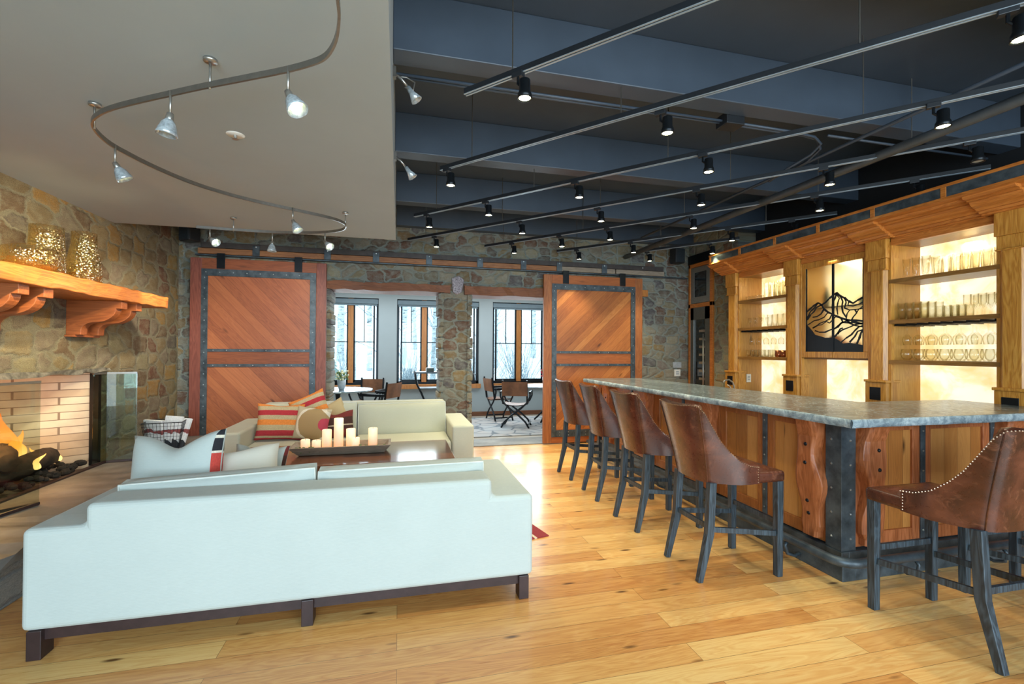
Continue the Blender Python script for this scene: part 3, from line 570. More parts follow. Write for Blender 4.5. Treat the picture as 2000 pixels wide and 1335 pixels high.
# wire basket with magazines
B = thing('wire_basket', 'tapered wire mesh basket on the hearth holding magazines', 'basket', (-2.62, 6.15, .329), radians(10))
m = MB()
def ring_(z, a_, b_): return [(-a_, -b_, z), (a_, -b_, z), (a_, b_, z), (-a_, b_, z), (-a_, -b_, z)]
for k in range(9):
    z = .01+k*.04; s_ = .75+.25*k/8; m.tube(ring_(z, .19*s_, .17*s_), .0022 if k < 8 else .006, 4)
for (x0, y0), (x1, y1) in (((-1, -1), (1, -1)), ((1, -1), (1, 1)), ((1, 1), (-1, 1)), ((-1, 1), (-1, -1))):
    for k in range(11):
        t = k/11; x = x0+(x1-x0)*t; y = y0+(y1-y0)*t; m.tube([(x*.19*.75, y*.17*.75, .01), (x*.19, y*.17, .33)], .0022, 4)
m.build('wire_mesh', 'black_metal', B)
for i, (dx, tl, hh) in enumerate([(-.10, -8, .34), (-.04, 5, .32), (.03, 12, .37), (.09, 20, .35)]):
    o = MB().box(-.006-.008, .014, -.11, .11, 0, hh).build('magazine', 'paper', bevel=.003); o.location = (-2.62+dx, 6.14, .345); o.rotation_euler = (radians(2), radians(tl), radians(70)); tag(o, ['magazine leaning leftmost in wire basket', 'magazine second from left in wire basket', 'tall magazine third from left in wire basket', 'magazine leaning rightmost out of wire basket'][i], 'magazine', 'magazines in the wire basket')
# ================================================================ BARN DOORS
def barn_door(x0, x1, kl, label, zt=2.73):
    t = thing('sliding_barn_door', label, 'barn door', ((x0+x1)/2, 7.03, .02), 0, 'sliding barn doors')
    W = x1-x0; y0, y1 = 7.03, 7.085
    side = 'L' if kl else 'R'
    MB().box(x0, x0+.14, y0, y1, .02, zt).build('stile', 'stile'+side, t, world=True, bevel=.004)
    MB().box(x1-.13, x1, y0, y1, .02, zt).build('stile', 'stile'+side, t, world=True, bevel=.004)
    MB().box(x0+.14, x1-.13, y0+.001, y1, 2.50, zt).build('top_rail', 'rail'+side, t, world=True, bevel=.003)
    MB().box(x0+.14, x1-.13, y0+.001, y1, .02, .24).build('bottom_rail', 'rail'+side, t, world=True, bevel=.003)
    MB().box(x0+.14, x1-.13, y0+.001, y1, 1.29, 1.48).build('middle_rail', 'rail'+side, t, world=True, bevel=.003)
    MB().box(x0+.14, x1-.13, y0+.012, y1-.005, 1.48, 2.50).build('upper_panel', 'door'+side, t, world=True)
    MB().box(x0+.14, x1-.13, y0+.012, y1-.005, .24, 1.29).build('lower_panel', 'door'+side, t, world=True)
    a_, b_ = x0+.135, x1-.135
    def strap(xa, xb, za, zb, riv):
        o = MB().box(xa, xb, y0-.008, y0+.002, za, zb).build('strap', 'strap', t, world=True, bevel=.0015)
        m = MB()
        for p in riv: m.dome((p[0], y0-.008, p[1]), .0085, (0, -1, 0))
        m.build('rivets', 'rivet', o, origin=PW(t))
    zb_, zt_ = .115, 2.585
    strap(a_, b_, zt_-.095, zt_, [(a_+.055+(b_-a_-.11)*k/8, zt_-.045) for k in range(9)])
    strap(a_, a_+.08, zb_, zt_-.095, [(a_+.04, zt_-.12-k*.145) for k in range(16)])
    strap(b_-.08, b_, zb_, zt_-.095, [(b_-.04, zt_-.12-k*.145) for k in range(16)])
    strap(a_+.08, b_-.08, zb_, zb_+.11, [(a_+.14+(b_-a_-.28)*k/8, zb_+dz) for k in range(9) for dz in (.03, .08)])
    strap(a_+.08, b_-.08, 1.46, 1.50, [(a_+.15+(b_-a_-.3)*k/7, 1.48) for k in range(8)])
    strap(a_+.08, b_-.08, 1.255, 1.295, [(a_+.15+(b_-a_-.3)*k/7, 1.275) for k in range(8)])
    for x in (x0+.37, x1-.37):
        MB().box(x-.05, x+.05, y0-.012, y0, 2.59, 2.80).build('hanger_bracket', 'black_metal', t, world=True, bevel=.003)
    return t
barn_door(-2.735, -1.02, True, 'reddish sliding barn door with diagonal planks at left')
barn_door(2.245, 3.99, False, 'orange toned sliding barn door with diagonal planks behind the bar stools')
DT = thing('barn_door_track', 'long timber and steel sliding door track across stone wall', 'door track', (.9, 7.1, 2.8))
for i, (a_, b_) in enumerate([(-2.66, -1.95), (-1.93, -1.02), (-1.0, -.35), (-.33, .42), (.44, 1.2), (1.22, 1.9), (1.92, 2.5), (2.52, 3.5), (3.52, 4.42)]):
    MB().box(a_, b_, 7.06, 7.18, 2.795, 2.872).build('timber_rail', 'track_wood' if i < 7 else 'traywood', DT, world=True, bevel=.004)
MB().box(-2.62, 4.40, 7.05, 7.18, 2.876, 2.95).build('steel_rail', plain('rusty_steel_rail', '#4b4543', .6, .3, .2, 12), DT, world=True, bevel=.003)
MB().box(-2.7, 4.9, 7.08, 7.18, 2.775, 2.79).build('lower_rail', 'strap', DT, world=True)
m = MB()
for x in (-1.94, -1.01, -.34, .43, 1.21, 1.91, 2.51, 3.3): m.box(x-.045, x+.045, 7.042, 7.06, 2.79, 2.93)
m.build('splice_plates', 'strap', DT, world=True, bevel=.002)
m = MB()
for x in (-1.94, -1.01, -.34, .43, 1.21, 1.91, 2.51, 3.3, 4.0): m.dome((x, 7.042, 2.915), .014, (0, -1, 0))
m.build('bolts', 'rivet', DT, world=True)
# ================================================================ BAR
BF, BE = 2.90, 2.49      # face planes x=BF, y=BE
bar = thing('bar_counter', 'L shaped wooden bar with panelled front and steel straps', 'bar', (3.2, 3.5, 0))
m = MB(); m.prism([(BF+.03, BE+.03), (4.75, BE+.03), (4.75, 3.0), (3.6, 3.0), (3.55, 6.38), (BF+.03, 6.38)], 'z', .02, 1.035)
m.build('carcass', 'barframe', bar, world=True)
SY = [2.49+.10, 3.15, 3.70, 4.26, 4.80, 5.36, 5.9, 6.38]
for a_, b_ in zip(SY[:-1], SY[1:]):
    fr = MB(); fr.box(BF, BF+.03, a_, a_+.085, .18, 1.035); fr.box(BF, BF+.03, b_-.085, b_, .18, 1.035); fr.box(BF, BF+.03, a_+.085, b_-.085, .18, .27); fr.box(BF, BF+.03, a_+.085, b_-.085, .96, 1.035)
    o = fr.build('panel_frame', 'barframe', bar, world=True, bevel=.004)
    MB().box(BF+.015, BF+.032, a_+.085, b_-.085, .27, .96).build('panel_board', 'barwood', o, origin=PW(bar), bevel=.002)
SX = [2.90+.10, 3.615, 4.30, 4.75]
for a_, b_ in zip(SX[:-1], SX[1:]):
    fr = MB(); fr.box(a_, a_+.085, BE, BE+.03, .18, 1.035); fr.box(b_-.085, b_, BE, BE+.03, .18, 1.035); fr.box(a_+.085, b_-.085, BE, BE+.03, .18, .27); fr.box(a_+.085, b_-.085, BE, BE+.03, .96, 1.035)
    o = fr.build('panel_frame', 'bartrim', bar, world=True, bevel=.004)
    MB().box(a_+.085, b_-.085, BE+.015, BE+.032, .27, .96).build('panel_board', 'barwood2', o, origin=PW(bar), bevel=.002)
def vstrap(cx, cy, nx, ny, w_=.045):
    if nx: o = MB().box(cx-.01, cx, cy-w_/2, cy+w_/2, .16, 1.035).build('steel_strap', 'strap', bar, world=True, bevel=.002)
    else: o = MB().box(cx-w_/2, cx+w_/2, cy-.01, cy, .16, 1.035).build('steel_strap', 'strap', bar, world=True, bevel=.002)
    m = MB()
    for k in range(6): m.dome((cx-(.01 if nx else 0), cy-(.01 if ny else 0), .25+k*.14), .008, (-nx, -ny, 0))
    m.build('rivets', 'rivet', o, origin=PW(bar))
for y in (3.15, 4.26, 5.36): vstrap(BF, y, 1, 0)
for x in (3.615, 4.30): vstrap(x, BE, 0, 1)
m = MB().prism([(BF-.02, BE-.02), (BF+.10, BE-.02), (BF+.10, BE+.02), (BF+.02, BE+.02), (BF+.02, BE+.10), (BF-.02, BE+.10)], 'z', .17, 1.035)
o = m.build('corner_post', 'strap', bar, world=True, bevel=.002); m = MB()
for k in range(5): m.dome((BF-.02, BE+.055, .25+k*.165), .009, (-1, 0, 0)); m.dome((BF+.055, BE-.02, .25+k*.165), .009, (0, -1, 0))
m.build('rivets', 'rivet', o, origin=PW(bar))
m = MB(); m.box(BF-.075, BF+.03, BE-.075, 6.38, 0, .10); m.box(BF-.03, BF+.03, BE-.03, 6.38, .10, .17); m.box(BF+.03, 4.75, BE-.075, BE+.03, 0, .10); m.box(BF+.03, 4.75, BE-.03, BE+.03, .10, .17)
m.build('kick_plate', 'strap', bar, world=True, bevel=.004)
# live-edge shaped brackets: profile bows outwards, thick board standing off the face
def bracket(px, py, nx, lab, flip=1):
    prof = [(0, .22), (.06, .22), (.055, .34), (.075, .46), (.06, .58), (.085, .70), (.13, .78), (.075, .86), (.09, .95), (.16, 1.035), (0, 1.035)]
    m = MB()
    W = .085
    n = len(prof)
    zz = [.20+.835*k/20 for k in range(21)]
    def ed(z): return .02*sin(z*9)+.015*sin(z*17+1)
    def dp(z): return .055+.035*max(0, sin((z-.35)*4.2))+(.06*max(0, (z-.9)/.135) if z > .9 else 0)
    vs = []; fs = []
    for z in zz:
        w0 = -W+ed(z)*flip; w1 = W+ed(z+.2)*flip*.6
        if z < .26: w0 *= .75; w1 *= .75
        d_ = dp(z)
        for ww, dd in ((w0, 0), (w0, d_*.8), (w0*.7, d_), (w1*.7, d_), (w1, d_*.8), (w1, 0)):
            vs.append((px-dd, py+ww, z) if nx else (px+ww, py-dd, z))
    for i in range(20):
        for k in range(5): fs.append((i*6+k, i*6+k+1, (i+1)*6+k+1, (i+1)*6+k))
    fs += [tuple(range(6)), tuple(120+k for k in (5, 4, 3, 2, 1, 0))]
    m.add(vs, fs); o = m.build('live_edge_bracket', 'bartrim', bar, world=True, bevel=.005); m = MB()
    for z in (.36, .45, .72, .85): m.dome((px-dp(z), py, z) if nx else (px, py-dp(z), z), .014, (-1, 0, 0) if nx else (0, -1, 0), 8)
    m.build('bolts', 'black_metal', o, origin=PW(bar))
for y in (2.69, 3.80, 4.92, 5.96): bracket(BF, y, True, '')
bracket(3.115, BE, False, '', -1); bracket(4.4, BE, False, '', -1)
# foot rail
fr = thing('foot_rail', 'dark steel tube foot rail running around the bar base', 'foot rail', (2.8, 2.4, 0))
R_ = .12; pts = [(2.72, 6.35, .17), (2.72, BE-.18+R_, .17)]+[(2.72+R_-R_*cos(t), BE-.18+R_-R_*sin(t), .17) for t in [pi/2*k/6 for k in range(1, 7)]]+[(4.7, BE-.18, .17)]
MB().tube(pts, .03, 12).build('rail_tube', 'strap', fr, world=True, smooth=True)
for y in (2.75, 3.6, 4.45, 5.3, 6.1): MB().tube([(2.83, y, .05), (2.78, y, .035), (2.72, y, .06), (2.70, y, .12), (2.72, y, .145)], .012, 6).build('rail_bracket', 'strap', fr, world=True, smooth=True)
for x in (3.3, 4.1): MB().tube([(x, BE-.07, .05), (x, BE-.13, .035), (x, BE-.19, .06), (x, BE-.2, .12), (x, BE-.18, .145)], .012, 6).build('rail_bracket', 'strap', fr, world=True, smooth=True)
# counter top
ct = thing('stone_countertop', 'dark soapstone bar top with rough chiselled edge', 'countertop', (3.2, 3.5, 1.04))
CP = [(2.70, 2.25), (4.78, 2.25), (4.78, 3.05), (3.74, 3.05), (3.60, 6.47), (2.70, 6.47)]
m = MB().prism(CP, 'z', 1.04, 1.09); m.build('slab', 'soap', ct, world=True, bevel=.004)
def edge_strip(p0, p1, nrm, n):
    q = random.Random(int(p0[0]*100)); m = MB(); vs = []
    for i in range(n+1):
        t = i/n; x = p0[0]+(p1[0]-p0[0])*t; y = p0[1]+(p1[1]-p0[1])*t
        for z, o_ in ((1.037, .0), (1.04, .004), (1.055, .009), (1.072, .008), (1.087, .004), (1.0895, -.004)):
            d_ = o_+q.uniform(-.003, .004); vs.append((x+nrm[0]*d_, y+nrm[1]*d_, z))
    fs = [(i*6+k, i*6+k+1, (i+1)*6+k+1, (i+1)*6+k) for i in range(n) for k in range(5)]
    return m.add(vs, fs)
m = edge_strip((2.70, 6.47), (2.70, 2.25), (-1, 0), 160); m2 = edge_strip((2.70, 2.25), (4.78, 2.25), (0, -1), 90); o_ = len(m.v); m.v += m2.v; m.f += [tuple(i+o_ for i in f) for f in m2.f]
m.build('chiselled_edge', 'soapedge', ct, world=True, smooth=True)
# ================================================================ BACK BAR
XB, XP = 4.80, 5.21
bb = thing('back_bar', 'tall wooden back bar with columns, crown moulding and backlit bays', 'back bar', (5.0, 4.2, 0))
CY = [5.84, 4.77, 3.705, 2.63]
MB().box(4.85, 5.22, 2.3, 5.93, 0, .88).build('base_cabinet', 'barframe', bb, world=True)
MB().box(4.52, 5.22, 2.3, 5.93, .88, .92).build('back_counter', 'soap', bb, world=True, bevel=.004)
for y in CY:
    c = MB(); c.prism([(XB-.03, y-.06), (XB-.03, y+.06), (XB, y+.09), (XB+.14, y+.09), (XB+.14, y-.09), (XB, y-.09)], 'z', 1.22, 2.36)
    o = c.build('column', 'colwood', bb, world=True, bevel=.003)
    m = MB(); m.box(XB-.05, XB+.14, y-.105, y+.105, 2.46, 2.66); m.box(XB-.035, XB+.14, y-.095, y+.095, 2.35, 2.46); m.box(XB-.05, XB+.14, y-.10, y+.10, 2.34, 2.352)
    m.build('capital', 'colwood', o, origin=PW(bb), bevel=.005)
    m = MB(); m.box(XB-.05, XB+.14, y-.105, y+.105, .92, 1.20); m.box(XB-.06, XB+.14, y-.115, y+.115, 1.20, 1.225)
    m.build('plinth', 'colwood', o, origin=PW(bb), bevel=.005)
    MB().box(XB-.056, XB-.049, y-.055, y+.055, 1.02, 1.15).build('plaque', 'black_metal', o, origin=PW(bb), bevel=.003)
# carcass: side boards, top, panels
bays = [(CY[1]+.09, CY[0]-.09), (CY[2]+.09, CY[1]-.09), (CY[3]+.09, CY[2]-.09)]
for bi, (a_, b_) in enumerate(bays):
    MB().box(XB+.05, XP, b_-.014, b_-.002, .92, 2.62).build('side_board', 'shelfwood', bb, world=True)
    MB().box(XB+.05, XP, a_+.002, a_+.014, .92, 2.62).build('side_board', 'shelfwood', bb, world=True)
    MB().box(XB+.05, XP, a_, b_, 2.59, 2.62).build('bay_top', 'shelfH', bb, world=True)
    MB().box(XP, XP+.02, a_, b_, .92, 2.59).build('backlit_panel', 'onyx', bb, world=True)
    MB().box(XB+.004, XB+.05, b_-.028, b_-.001, .92, 2.62).build('face_frame', 'colwood', bb, world=True, bevel=.003)
    MB().box(XB+.004, XB+.05, a_+.001, a_+.028, .92, 2.62).build('face_frame', 'colwood', bb, world=True, bevel=.003)
    MB().box(XB, XB+.05, a_+.028, b_-.028, 2.585, 2.66).build('face_frame', 'crownwood', bb, world=True, bevel=.003)
    l = area('bay_glow', (XP-.03, (a_+b_)/2, 2.55), (XP-.05, (a_+b_)/2, 1), .1, b_-a_-.1, 2.2, (1, .86, .58))
ZSH = {0: (2.245, 1.85, 1.437), 2: (2.24, 1.832, 1.43)}
for bi in (0, 2):
    a_, b_ = bays[bi]
    for k, z in enumerate(ZSH[bi]):
        MB().box(XB+.002, XP-.002, a_+.004, b_-.004, z-.04, z).build('shelf', 'shelfH', bb, world=True, bevel=.003)
    m = MB(); z = ZSH[bi][1]-.04; n = 9
    for k in range(n): y = a_+.05+(b_-a_-.1)*k/(n-1); m.box(XB+.03, XP-.02, y-.012, y+.012, z-.022, z-.016); m.box(XB+.03, XP-.02, y-.004, y+.004, z-.018, z)
    m.build('stemware_rack', 'black_metal', bb, world=True)
# crown
def crown(mb, xo, y0, y1, z0=2.65, z1=2.79):
    pr = [(XB+.06, z0), (XB-.015-xo, z0), (XB-.015-xo, z0+.014), (XB-.045-xo, z0+.014), (XB-.05-xo, z0+.034), (XB-.075-xo, z0+.034), (XB-.09-xo, z0+.05), (XB-.125-xo, z0+.062), (XB-.15-xo, z0+.082), (XB-.155-xo, z0+.10), (XB-.19-xo, z0+.10), (XB-.19-xo, z0+.114), (XB-.23-xo, z0+.118), (XB-.24-xo, z0+.139), (XB-.28-xo, z0+.14), (XB+.06, z1)]
    return mb.prism(pr, 'y', y0, y1)
crown(MB(), 0, 2.0, 5.95).build('crown_moulding', 'crownwood', bb, world=True, bevel=.002)
for y in CY: crown(MB(), .06, y-.17, y+.17).build('crown_breakout', 'crownwood', bb, world=True, bevel=.002)
MB().box(XB-.35, XB+.06, 2.0, 5.93, 2.79, 2.815).build('fascia_board', 'crownwood', bb, world=True, bevel=.002)
MB().box(XB-.345, XB-.325, 2.0, 5.92, 2.815, 2.90).build('fascia_steel_band', 'strap', bb, world=True)
m = MB()
for y in (5.9, 5.3, 4.7, 4.1, 3.5, 2.9, 2.3): m.box(XB-.352, XB-.32, y-.02, y+.02, 2.815, 2.90)
m.box(XB-.352, XB-.30, 2.0, 5.93, 2.90, 2.925); m.build('fascia_cap', 'crownwood', bb, world=True, bevel=.002)
MB().box(XB-.33, 5.24, 2.0, 5.93, 2.89, 2.90).build('top_board', 'dark_wall', bb, world=True)
# mountain doors in the middle bay
a_, b_ = bays[1]; md = thing('mountain_cabinet', 'frosted glass bar cabinet with black metal mountain silhouette', 'cabinet', (XB, (a_+b_)/2, 1.45))
m = MB(); y0, y1, z0, z1 = a_+.028, b_-.028, 1.44, 2.585; ym = (y0+y1)/2
MB().box(XB+.05, XP-.005, y0, y1, 1.42, 1.44).build('bottom_board', 'shelfH', md, world=True)
MB().box(XB+.06, XP-.03, y0, y1, 2.02, 2.035).build('inner_shelf', 'shelfH', md, world=True)
for q0, q1 in ((y0, ym-.002), (ym+.002, y1)):
    fr_ = MB(); fr_.box(XB+.01, XB+.04, q0, q1, z0, z0+.07); fr_.box(XB+.01, XB+.04, q0, q1, z1-.07, z1)
    if q0 == y0: fr_.box(XB+.01, XB+.04, q0, q0+.055, z0+.07, z1-.07)
    else: fr_.box(XB+.01, XB+.04, q1-.055, q1, z0+.07, z1-.07)
    d = fr_.build('cabinet_door', 'colwood', md, world=True, bevel=.004)
    g0 = q0+.055 if q0 == y0 else q0; g1 = q1 if q0 == y0 else q1-.055
    MB().box(XB+.028, XB+.032, g0, g1, z0+.07, z1-.07).build('frosted_pane', 'frost', d, origin=PW(md))
# silhouette polylines traced in (u from far side, v up)
GX0, GX1, GZ0, GZ1 = y1-.055, y0+.055, z0+.07, z1-.07
def uvp(px, py): u = (px-90)/710; v = 1-(py-(250-120*u))/((1245)-(250-120*u)); return (GX0+(GX1-GX0)*u, GZ0+(GZ1-GZ0)*v)
LN = [([(90, 770), (130, 740), (180, 700), (250, 655), (300, 680), (350, 650), (400, 600), (440, 570), (485, 535), (530, 575), (580, 600), (630, 640), (680, 665), (730, 630), (795, 595)], 10),
 ([(300, 680), (330, 730), (380, 770), (430, 790), (480, 815), (540, 840), (600, 860), (660, 870), (720, 870), (795, 880)], 11),
 ([(485, 535), (470, 600), (440, 650), (430, 700), (440, 760)], 7), ([(485, 560), (520, 600), (500, 660), (490, 720), (500, 800)], 6), ([(530, 575), (560, 640), (550, 700), (560, 770), (600, 830)], 7), ([(580, 600), (600, 650), (580, 720), (640, 745), (700, 740), (790, 730)], 6),
 ([(630, 640), (620, 690), (680, 700), (740, 680), (795, 650)], 6), ([(640, 745), (610, 790), (600, 850)], 5), ([(700, 740), (720, 780), (680, 830), (660, 870)], 6), ([(795, 700), (740, 740), (720, 780)], 5),
 ([(250, 655), (200, 720), (150, 760), (110, 830), (95, 870)], 8), ([(300, 680), (230, 710), (200, 760), (150, 800), (110, 860)], 7), ([(330, 730), (290, 790), (240, 820), (180, 830)], 7), ([(380, 770), (330, 830), (260, 860), (200, 870), (150, 900), (100, 930)], 7),
 ([(430, 790), (400, 850), (340, 880), (280, 900), (220, 940), (180, 960)], 6), ([(400, 900), (360, 880), (300, 920), (240, 930), (190, 960)], 5), ([(480, 815), (440, 860), (400, 900)], 6), ([(210, 990), (270, 1010), (340, 1010), (400, 985), (470, 960), (520, 920), (560, 890)], 7),
 ([(440, 980), (500, 950), (540, 900), (600, 880)], 7), ([(460, 1070), (500, 1020), (560, 980), (640, 950), (700, 920), (795, 900)], 8), ([(540, 840), (560, 890), (640, 900), (700, 930), (795, 950)], 7), ([(540, 1130), (600, 1080), (660, 1040), (700, 990), (740, 950), (795, 930)], 7), ([(640, 1130), (700, 1060), (730, 1000), (795, 980)], 7), ([(720, 1150), (750, 1080), (770, 1010), (795, 990)], 9),
 ([(500, 1030), (530, 970), (560, 960)], 10), ([(600, 860), (640, 900), (690, 890), (795, 915)], 9)]
m = MB()
for pts, wd in LN:
    P_ = [uvp(*p) for p in pts]; wm = wd/710*(y1-y0-.11)
    for (ya, za), (yb, zb) in zip(P_[:-1], P_[1:]): m.bar((XB+.020, ya, za), (XB+.020, yb, zb), wm*random.uniform(1.6, 2.9), .006, wm*random.uniform(1.2, 2.4), .006, side=(1, 0, 0))
fore = [(90, 1245), (90, 920), (130, 950), (170, 990), (210, 1040), (270, 1055), (340, 1075), (400, 1075), (450, 1070), (510, 1105), (560, 1145), (640, 1135), (720, 1150), (795, 1165), (800, 1245)]
m.prism([uvp(*p) for p in fore], 'x', XB+.017, XB+.024)
m.box(XB+.012, XB+.024, ym-.012, ym+.012, GZ0, GZ1); m.box(XB+.012, XB+.024, GX1-.0, GX1+.012, GZ0, GZ1); m.box(XB+.012, XB+.024, GX0-.012, GX0, GZ0, GZ1)
m.build('mountain_silhouette', 'black_metal', md, world=True)
for nm, mt_, y, z, r, h, lab in (('round_decanter', 'teal', 4.02, 2.036, .06, .12, 'round teal decanter seen blurred behind the frosted glass'), ('tin_canister', 'orangeb', 3.87, 2.036, .035, .09, 'orange tin seen behind the frosted glass at right'), ('liquor_bottle', 'darkb', 4.50, 2.036, .035, .26, 'dark bottle seen blurred behind the left frosted door'), ('liquor_bottle', 'darkb', 3.99, 2.036, .03, .34, 'tall dark bottle behind the teal decanter'), ('serving_bowl', 'orangeb', 4.38, 1.442, .16, .26, 'large orange vessel behind lower left frosted glass'), ('serving_bowl', 'orangeb', 4.12, 1.442, .09, .18, 'small orange vessel behind lower frosted glass'), ('liquor_bottle', 'greenb', 3.90, 1.442, .07, .22, 'lime green bottle behind lower right frosted glass')):
    o = MB().lathe([(.001, 0), (r*.9, 0), (r, h*.15), (r, h*.6), (r*.5, h*.8), (r*.3, h)], (0, 0, 0), 14, True).build(nm, mt_, smooth=True); o.location = (5.02 if 'tall' not in lab else 5.12, y, z); tag(o, lab, nm.split('_')[1])
# ================================================================ GLASSES
def gl_obj(kind):
    P_ = {'tumbler': [(.001, .004), (.030, .004), (.031, 0), (.033, .10), (.034, .115), (.032, .115), (.029, .012), (.001, .012)],
          'highball': [(.001, .004), (.028, .004), (.029, 0), (.034, .165), (.032, .165), (.027, .014), (.001, .014)],
          'pilsner': [(.001, .0), (.030, 0), (.018, .02), (.024, .05), (.034, .20), (.032, .20), (.021, .05), (.001, .03)],
          'stemless': [(.001, .002), (.025, .0), (.045, .03), (.050, .06), (.042, .11), (.040, .11), (.048, .06), (.042, .03), (.022, .008), (.001, .008)],
          'wine': [(.001, .0), (.034, .001), (.006, .008), (.004, .02), (.004, .085), (.012, .092), (.036, .12), (.040, .15), (.034, .20), (.032, .20), (.038, .15), (.034, .122), (.001, .098)],
          'flute': [(.001, .0), (.028, .001), (.005, .008), (.004, .06), (.012, .07), (.026, .11), (.028, .19), (.026, .19), (.024, .11), (.001, .075)],
          'shot': [(.001, .004), (.018, .0), (.024, .06), (.022, .06), (.016, .01), (.001, .01)],
          'mug': [(.001, .0), (.038, 0), (.042, .03), (.040, .09), (.038, .09), (.039, .03), (.001, .01)]}[kind]
    return P_
BASE = {}
GN = {'tumbler': 'tumbler_glass', 'highball': 'highball_glass', 'pilsner': 'beer_glass', 'stemless': 'stemless_glass', 'wine': 'wine_glass', 'flute': 'stemmed_glass', 'shot': 'shot_glass', 'mug': 'copper_mug'}
def place_glass(kind, x, y, z, label, group, inv=False, sc=1.0):
    if kind not in BASE:
        mt_ = 'terra' if kind == 'mug' else 'glass_rim'
        BASE[kind] = MB().lathe(gl_obj(kind), (0, 0, 0), 14).build(GN[kind], mt_, smooth=True); o = BASE[kind]; o['_used'] = 0; first = True
    else: first = False
    o = BASE[kind] if first else BASE[kind].copy()
    if not first: COL.objects.link(o)
    if '_used' in o: del o['_used']
    o.location = (x, y, z); o.scale = (sc, sc, sc); o.rotation_euler = (pi, 0, 0) if inv else (0, 0, 0); tag(o, label, 'glass' if kind != 'mug' else 'mug', group)
def row(kind, n, ya, yb, z, xs_, label, group, inv=False, sc=1.0):
    for k in range(n):
        y = yb+(ya-yb)*(k+.5)/n
        for xi, x in enumerate(xs_):
            q = ORD[k]+(', %s row' % (['front', 'rear'] if len(xs_) == 2 else ['front', 'middle', 'rear'])[xi] if len(xs_) > 1 else '')
            place_glass(kind, x+random.uniform(-.004, .004), y, z+.001, label+', '+q, group, inv, sc)
a_, b_ = bays[2]; L = 'right bay of the back bar'
s1, s2, s3 = ZSH[2]
row('pilsner', 3, b_-.30, b_-.04, s1, (4.93, 5.05), 'flared beer glass, right bay top shelf', 'beer glasses top shelf right bay')
row('highball', 7, a_+.04, b_-.32, s1, (4.93, 5.03), 'tall straight glass, right bay top shelf', 'highball glasses top shelf right bay')
row('highball', 4, b_-.32, b_-.04, s2, (4.88, 4.97, 5.06), 'highball glass, right bay middle shelf', 'highball glasses middle shelf right bay')
row('tumbler', 4, b_-.56, b_-.34, s2, (4.95, 5.05), 'short tumbler, right bay middle shelf', 'tumblers middle shelf right bay')
row('flute', 5, a_+.04, b_-.58, s2, (4.90, 5.02), 'stemmed glass, right bay middle shelf', 'stemmed glasses middle shelf right bay')
row('wine', 7, a_+.05, b_-.05, s2-.062, (4.90, 5.04), 'hanging wine glass, right bay rack', 'hanging wine glasses right bay', True, .95)
row('stemless', 7, a_+.05, b_-.05, s3, (4.90, 5.03), 'stemless glass, right bay lowest shelf', 'stemless glasses right bay')
a_, b_ = bays[0]; s1, s2, s3 = ZSH[0]
row('shot', 5, b_-.36, b_-.05, s1, (4.90, 4.98), 'tiny shot glass, left bay top shelf', 'shot glasses left bay')
row('highball', 6, a_+.04, b_-.40, s1, (4.92, 5.02), 'tall clear glass, left bay top shelf', 'tall glasses top shelf left bay', False, 1.25)
row('flute', 3, b_-.36, b_-.06, s2, (4.92, 5.03), 'small stemmed glass, left bay middle shelf', 'stemmed glasses left bay', False, .75)
row('highball', 5, a_+.04, b_-.40, s2, (4.95,), 'straight glass, left bay middle shelf', 'glasses middle shelf left bay')
row('wine', 6, a_+.05, b_-.05, s2-.062, (4.95,), 'hanging wine glass, left bay rack', 'hanging wine glasses left bay', True, .9)
row('tumbler', 6, b_-.56, b_-.06, s3, (4.90, 5.0), 'small tumbler, left bay lowest shelf', 'tumblers left bay', False, .85)
row('mug', 3, a_+.04, b_-.58, s3, (4.92,), 'copper mug, left bay lowest shelf', 'copper mugs left bay')
# ---------------------------------------------------------------- oven cabinet
oc = thing('oven_cabinet', 'tall timber framed cabinet beside stone wall holding oven and wine fridge', 'cabinet', (5.1, 6.82, 0))
y0, y1 = 6.50, 7.14; XO = 4.95
m = MB(); m.box(XO, 5.24, y0, y0+.07, 0, 3.02); m.box(XO, 5.24, y1-.05, y1, 0, 3.02); m.box(XO, 5.24, y0, y1, 2.96, 3.02); m.box(XO, 5.24, y0, y1, 2.26, 2.33); m.box(XO, 5.24, y0, y1, 0, .1)
m.build('timber_frame', 'crownwood', oc, world=True, bevel=.004)
MB().box(XO-.01, 5.24, y0-.02, y1, 3.02, 3.17).build('steel_fascia', 'black_metal', oc, world=True)
ov = thing('built_in_oven', 'stainless built in oven with black glass at top of the cabinet', 'oven', (XO, 6.8, 2.33))
o0, o1 = y0+.07, y1-.05
m = MB(); m.box(XO+.01, XO+.2, o0, o1, 2.335, 2.955); m.build('oven_body', 'steel', ov, world=True, bevel=.006)
MB().box(XO+.002, XO+.012, o0+.10, o1-.12, 2.44, 2.86).build('oven_glass', 'blkglass', ov, world=True, bevel=.003)
MB().box(XO-.005, XO+.008, o1-.115, o1-.10, 2.44, 2.86).build('handle', 'steel', ov, world=True)
wf = thing('wine_fridge', 'stainless framed wine fridge with tall steel handle under the oven', 'fridge', (XO, 6.8, .1))
m = MB(); m.box(XO+.03, XO+.25, o0, o1, .1, 2.26); m.build('fridge_body', 'blkglass', wf, world=True)
m = MB(); m.box(XO+.005, XO+.03, o0, o0+.13, .1, 2.26); m.box(XO+.005, XO+.03, o1-.09, o1, .1, 2.26); m.box(XO+.005, XO+.03, o0, o1, 2.05, 2.26); m.build('door_frame', 'steel2', wf, world=True, bevel=.003)
m = MB()
for k in range(12): m.box(XO+.018, XO+.03, o0+.15, o1-.22, .35+k*.135, .39+k*.135)
m.build('wine_racks', 'traywood', wf, world=True)
